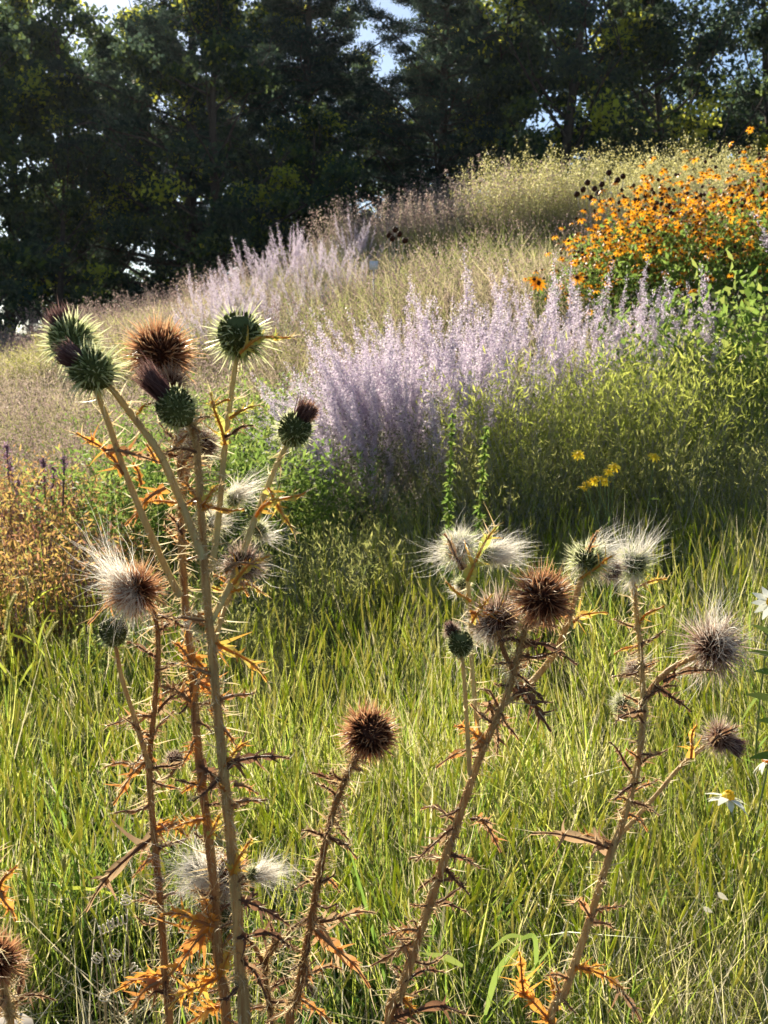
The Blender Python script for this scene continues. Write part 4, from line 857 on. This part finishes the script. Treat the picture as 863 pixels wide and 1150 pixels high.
    for a in [(302, 1070, 335, 1050, .1), (300, 1080, 270, 1098, .2), (303, 1110, 340, 1095, .12), (298, 1100, 265, 1085, .6), (310, 1060, 300, 1030, .15), (304, 1130, 270, 1140, .5), (305, 1125, 345, 1135, .3), (285, 1062, 262, 1068, .6)]: t.leaf(*a, nl=3)
    # --- middle stem, single brown head
    t = Thistle('reddish brown thistle stalk in the middle bearing one single dark brown spiny head', [(326, 1175), (334, 1120), (345, 1060), (356, 1000), (367, 940), (378, 900), (392, 866), (402, 848)], .86, .0040, .0022, .28, Yt=.84, spk=1.4)
    t.head(415, 824, .0195, 'brown', (.2, -.75, .45), -.02, k=.78, label='single dark brown head like a sunburst')
    t.branch([(385, 882), (376, 872), (370, 868)], .0015, .001, .2, .01)
    for a in [(350, 1040, 416, 1112, .52), (350, 1038, 422, 1028, .45), (352, 1035, 322, 1045, .35), (366, 985, 382, 1002, .55), (362, 965, 350, 990, .4), (340, 1095, 385, 1088, .5), (336, 1120, 372, 1150, .6), (343, 1070, 318, 1062, .2), (384, 885, 350, 868, .2), (384, 884, 378, 930, .2),
              (360, 985, 330, 1000, .25), (332, 1130, 300, 1150, .5), (372, 920, 392, 945, .45)]: t.leaf(*a, nl=3, wide=1.1)
    t.scruff(18, 850, 1150, (.18, .5), (.018, .035))
    # --- centre right
    t = Thistle('thick leaning thistle right of centre with a cluster of brown and white fluffy heads', [(436, 1175), (452, 1110), (476, 1035), (498, 970), (520, 905), (542, 843), (560, 802), (575, 765), (582, 735), (592, 700)], .90, .0048, .0022, .48, Yt=.90)
    t.head(610, 672, .0185, 'brown', (.2, -.55, .6), -.01, k=1.15, fluff=120, label='reddish brown head, topmost of the right hand cluster')
    t.head(559, 694, .0175, 'grey', (-.1, -.4, -.5), .02, k=1.05, fluff=260, label='grey brown head hanging with drooping spines')
    t.head(515, 616, .0125, 'pale', (-.2, -.4, .8), .03, k=1.0, fluff=1000, wind=(-.2, 0, .1), label='pale head in a white ball of fluff')
    t.head(548, 624, .008, 'pale', (.6, 0, .4), .03, k=1.0, fluff=1500, wind=(.8, 0, -.02)); t.head(520, 655, .007, 'pale', (-.2, 0, -.4), .06, k=.8, fluff=520, wind=(-.1, 0, -.4))
    t.head(578, 740, .009, 'pale', (.2, .2, -.4), .05, k=.8, fluff=420, wind=(-.2, 0, -.4)); t.head(536, 700, .008, 'pale', (-.2, .2, -.4), .06, k=.8, fluff=380, wind=(-.3, 0, -.2))
    t.head(517, 724, .0105, 'green', (.05, -.4, .75), -.02, k=.55, label='small dark closed head beside a pinkish bud'); t.head(508, 709, .0065, 'grey', (-.4, -.1, .8), -.01, k=.8, tuft=(1, 1))
    t.branch([(540, 846, .0), (534, 790, .01), (530, 740, .02), (528, 680, .03), (524, 640, .03), (518, 620, .03)], .0022, .0015, .85, spk=.6)
    t.branch([(528, 870, -.01), (524, 800, -.015), (520, 745, -.02), (517, 734, -.02)], .0020, .0014, .7, spk=.5)
    t.branch([(566, 790, .0), (598, 765, .01), (625, 730, .01), (640, 692, .0), (652, 655, .0), (658, 642, .0)], .0032, .0020, .62)
    t.branch([(578, 760), (566, 730), (560, 708)], .0024, .002, .3)
    t.head(660, 631, .0150, 'pale', (.2, -.2, .8), .01, k=1.0, fluff=520, label='pale spiny head on the right hand side branch'); t.head(686, 640, .009, 'grey', (.8, 0, -.3), .03, k=.9)
    for a in [(548, 835, 510, 815, .62, 4, 1.5), (540, 838, 490, 862, .55, 2), (580, 770, 620, 822, .12, 3, 1.3), (592, 770, 612, 790, .15, 3), (535, 915, 562, 955, .5, 4, 1.4), (530, 920, 552, 925, .4, 3), (510, 930, 468, 968, .42, 3), (512, 925, 495, 950, .2), (498, 965, 460, 965, .45, 3), (490, 985, 470, 1000, .3),
              (505, 960, 540, 975, .2), (498, 975, 525, 1005, .12), (470, 1045, 430, 1050, .5, 4, 1.3), (465, 1060, 420, 1085, .42, 4, 1.3), (455, 1100, 500, 1090, .2), (445, 1140, 525, 1138, .2, 2), (450, 1120, 470, 1140, .78, 4, 1.6), (442, 1150, 425, 1165, .75, 4, 1.4),
              (528, 678, 500, 655, .93), (528, 690, 575, 690, .75, 3, 1), (530, 700, 552, 668, .9), (526, 650, 560, 588, .95, 2), (520, 640, 498, 600, .4, 2), (585, 720, 560, 720, .2), (590, 700, 625, 705, .3), (592, 705, 598, 650, .45, 2), (588, 720, 650, 745, .1, 2), (578, 745, 600, 740, .35),
              (655, 650, 690, 625, .92, 3), (640, 690, 612, 695, .5), (660, 620, 672, 596, .5, 2), (560, 800, 580, 830, .45, 4, 1.3), (562, 800, 535, 790, .5), (640, 700, 678, 690, .9, 2), (552, 790, 560, 850, .3)]: t.leaf(*a[:5], nl=(a[5] if len(a) > 5 else 3), wide=(a[6] if len(a) > 6 else 1.0), d1=R.normal()*.015)
    t.scruff(28, 690, 1150, (.2, .5), (.018, .042))
    # --- right
    t = Thistle('greyish thistle farthest right with a pale tufted top and shaggy brown side head', [(614, 1175), (636, 1110), (660, 1040), (680, 975), (702, 915), (716, 860), (723, 805), (722, 770), (719, 725), (715, 690), (711, 652)], 1.0, .0046, .0018, .6, Yt=1.0)
    t.head(711, 634, .0140, 'pale', (.15, -.2, .9), .0, k=1.1, fluff=700, wind=(.2, 0, .1), label='pale tufted head on the topmost upright stalk')
    t.head(801, 727, .0200, 'grey', (.4, -.6, .35), .02, k=1.25, fluff=420, wind=(.1, 0, .25), label='large shaggy grey brown head at the end of the side branch')
    t.head(700, 792, .010, 'pale', (-.5, 0, .1), .03, k=.9, fluff=300); t.head(715, 752, .009, 'grey', (.2, .1, .6), .05, k=1.2, fluff=160)
    t.branch([(722, 790), (738, 765), (758, 748), (782, 737)], .0030, .0022, .5)
    t.branch([(690, 945, .0), (735, 895, .01), (765, 860, .02), (792, 838, .02)], .0022, .0018, .65)
    t.head(808, 828, .0125, 'grey', (.85, -.2, -.45), .02, k=1.1, tuft=(1.8, 1.2), label='withered drooping head, lowest on the right')
    for a in [(723, 795, 700, 780, .42), (722, 800, 690, 812, .3), (722, 785, 760, 770, .35), (735, 770, 775, 800, .2), (745, 765, 800, 752, .25, 2), (712, 880, 690, 900, .25, 3), (705, 905, 690, 920, .3), (718, 860, 750, 842, .4), (708, 900, 740, 915, .35), (690, 950, 640, 938, .45, 4, 1.2), (688, 955, 600, 938, .4, 2),
              (665, 1025, 700, 1018, .5, 4), (664, 1030, 640, 1010, .5, 4), (662, 1035, 690, 1045, .45), (645, 1085, 700, 1110, .75, 4, 1.0), (648, 1090, 680, 1085, .8), (690, 1105, 722, 1150, .3, 2), (640, 1100, 612, 1095, .5), (626, 1135, 618, 1095, .78, 4, 1.3), (620, 1150, 575, 1110, .74, 3, 1.2), (590, 1125, 583, 1075, .74, 3, 1.2), (716, 660, 750, 650, .92, 2), (718, 700, 745, 680, .9, 2), (716, 725, 690, 735, .9, 2), (800, 835, 830, 815, .3, 2), (775, 850, 782, 812, .8, 2)]:
        t.leaf(*a[:5], nl=(a[5] if len(a) > 5 else 3), wide=(a[6] if len(a) > 6 else 1.0), d1=R.normal()*.015)
    t.scruff(22, 700, 1150, (.15, .55), (.018, .04))
    # --- cut off by the left edge
    t = Thistle('thistle cut off by the left edge, straw coloured spiny head above a green stalk', [(14, 1175), (10, 1140), (4, 1105), (0, 1092)], .80, .0030, .0022, .6)
    t.head(-4, 1078, .0150, 'brown', (.3, -.5, .7), 0, k=1.15, label='head with pale straw spines'); t.scruff(3, 1100, 1170, (.3, .5))
    t = Thistle('thistle at the left edge showing only a glowing orange star shaped leaf', [(-24, 1175), (-20, 1100), (-16, 1040), (-14, 1000), (-14, 960)], .72, .004, .002, .4)
    t.leaf(-14, 1000, 6, 1002, .72, 2, 2.6); t.leaf(0, 1000, 17, 1036, .62, 2, 2.0); t.leaf(-2, 1000, 18, 972, .75, 2, 1.8); t.leaf(-10, 990, -2, 965, .7, 2, 1.5)
thistles()

# ------------------------------------------------------------------ thin summer haze
def haze():
    me = bpy.data.meshes.new('haze'); x0, x1, y0, y1, z0, z1 = -1600, 1600, -450, 2500, -45, 30
    v = [(x, y, z) for x in (x0, x1) for y in (y0, y1) for z in (z0, z1)]
    me.from_pydata(v, [], [(0, 1, 3, 2), (4, 6, 7, 5), (0, 4, 5, 1), (2, 3, 7, 6), (0, 2, 6, 4), (1, 5, 7, 3)])
    o = bpy.data.objects.new('haze', me); C.objects.link(o); tag(o, 'thin pale summer haze filling the air over the hill and wood', 'haze', kind='stuff')
    m = bpy.data.materials.new('haze'); m.use_nodes = True; n = m.node_tree; n.nodes.clear()
    out = n.nodes.new('ShaderNodeOutputMaterial'); pv = n.nodes.new('ShaderNodeVolumePrincipled')
    pv.inputs['Color'].default_value = (.86, .92, 1, 1); pv.inputs['Density'].default_value = HAZE; pv.inputs['Anisotropy'].default_value = 0.35
    n.links.new(pv.outputs[0], out.inputs['Volume']); me.materials.append(m)
HAZE = 0.00016
if HAZE > 0: haze()
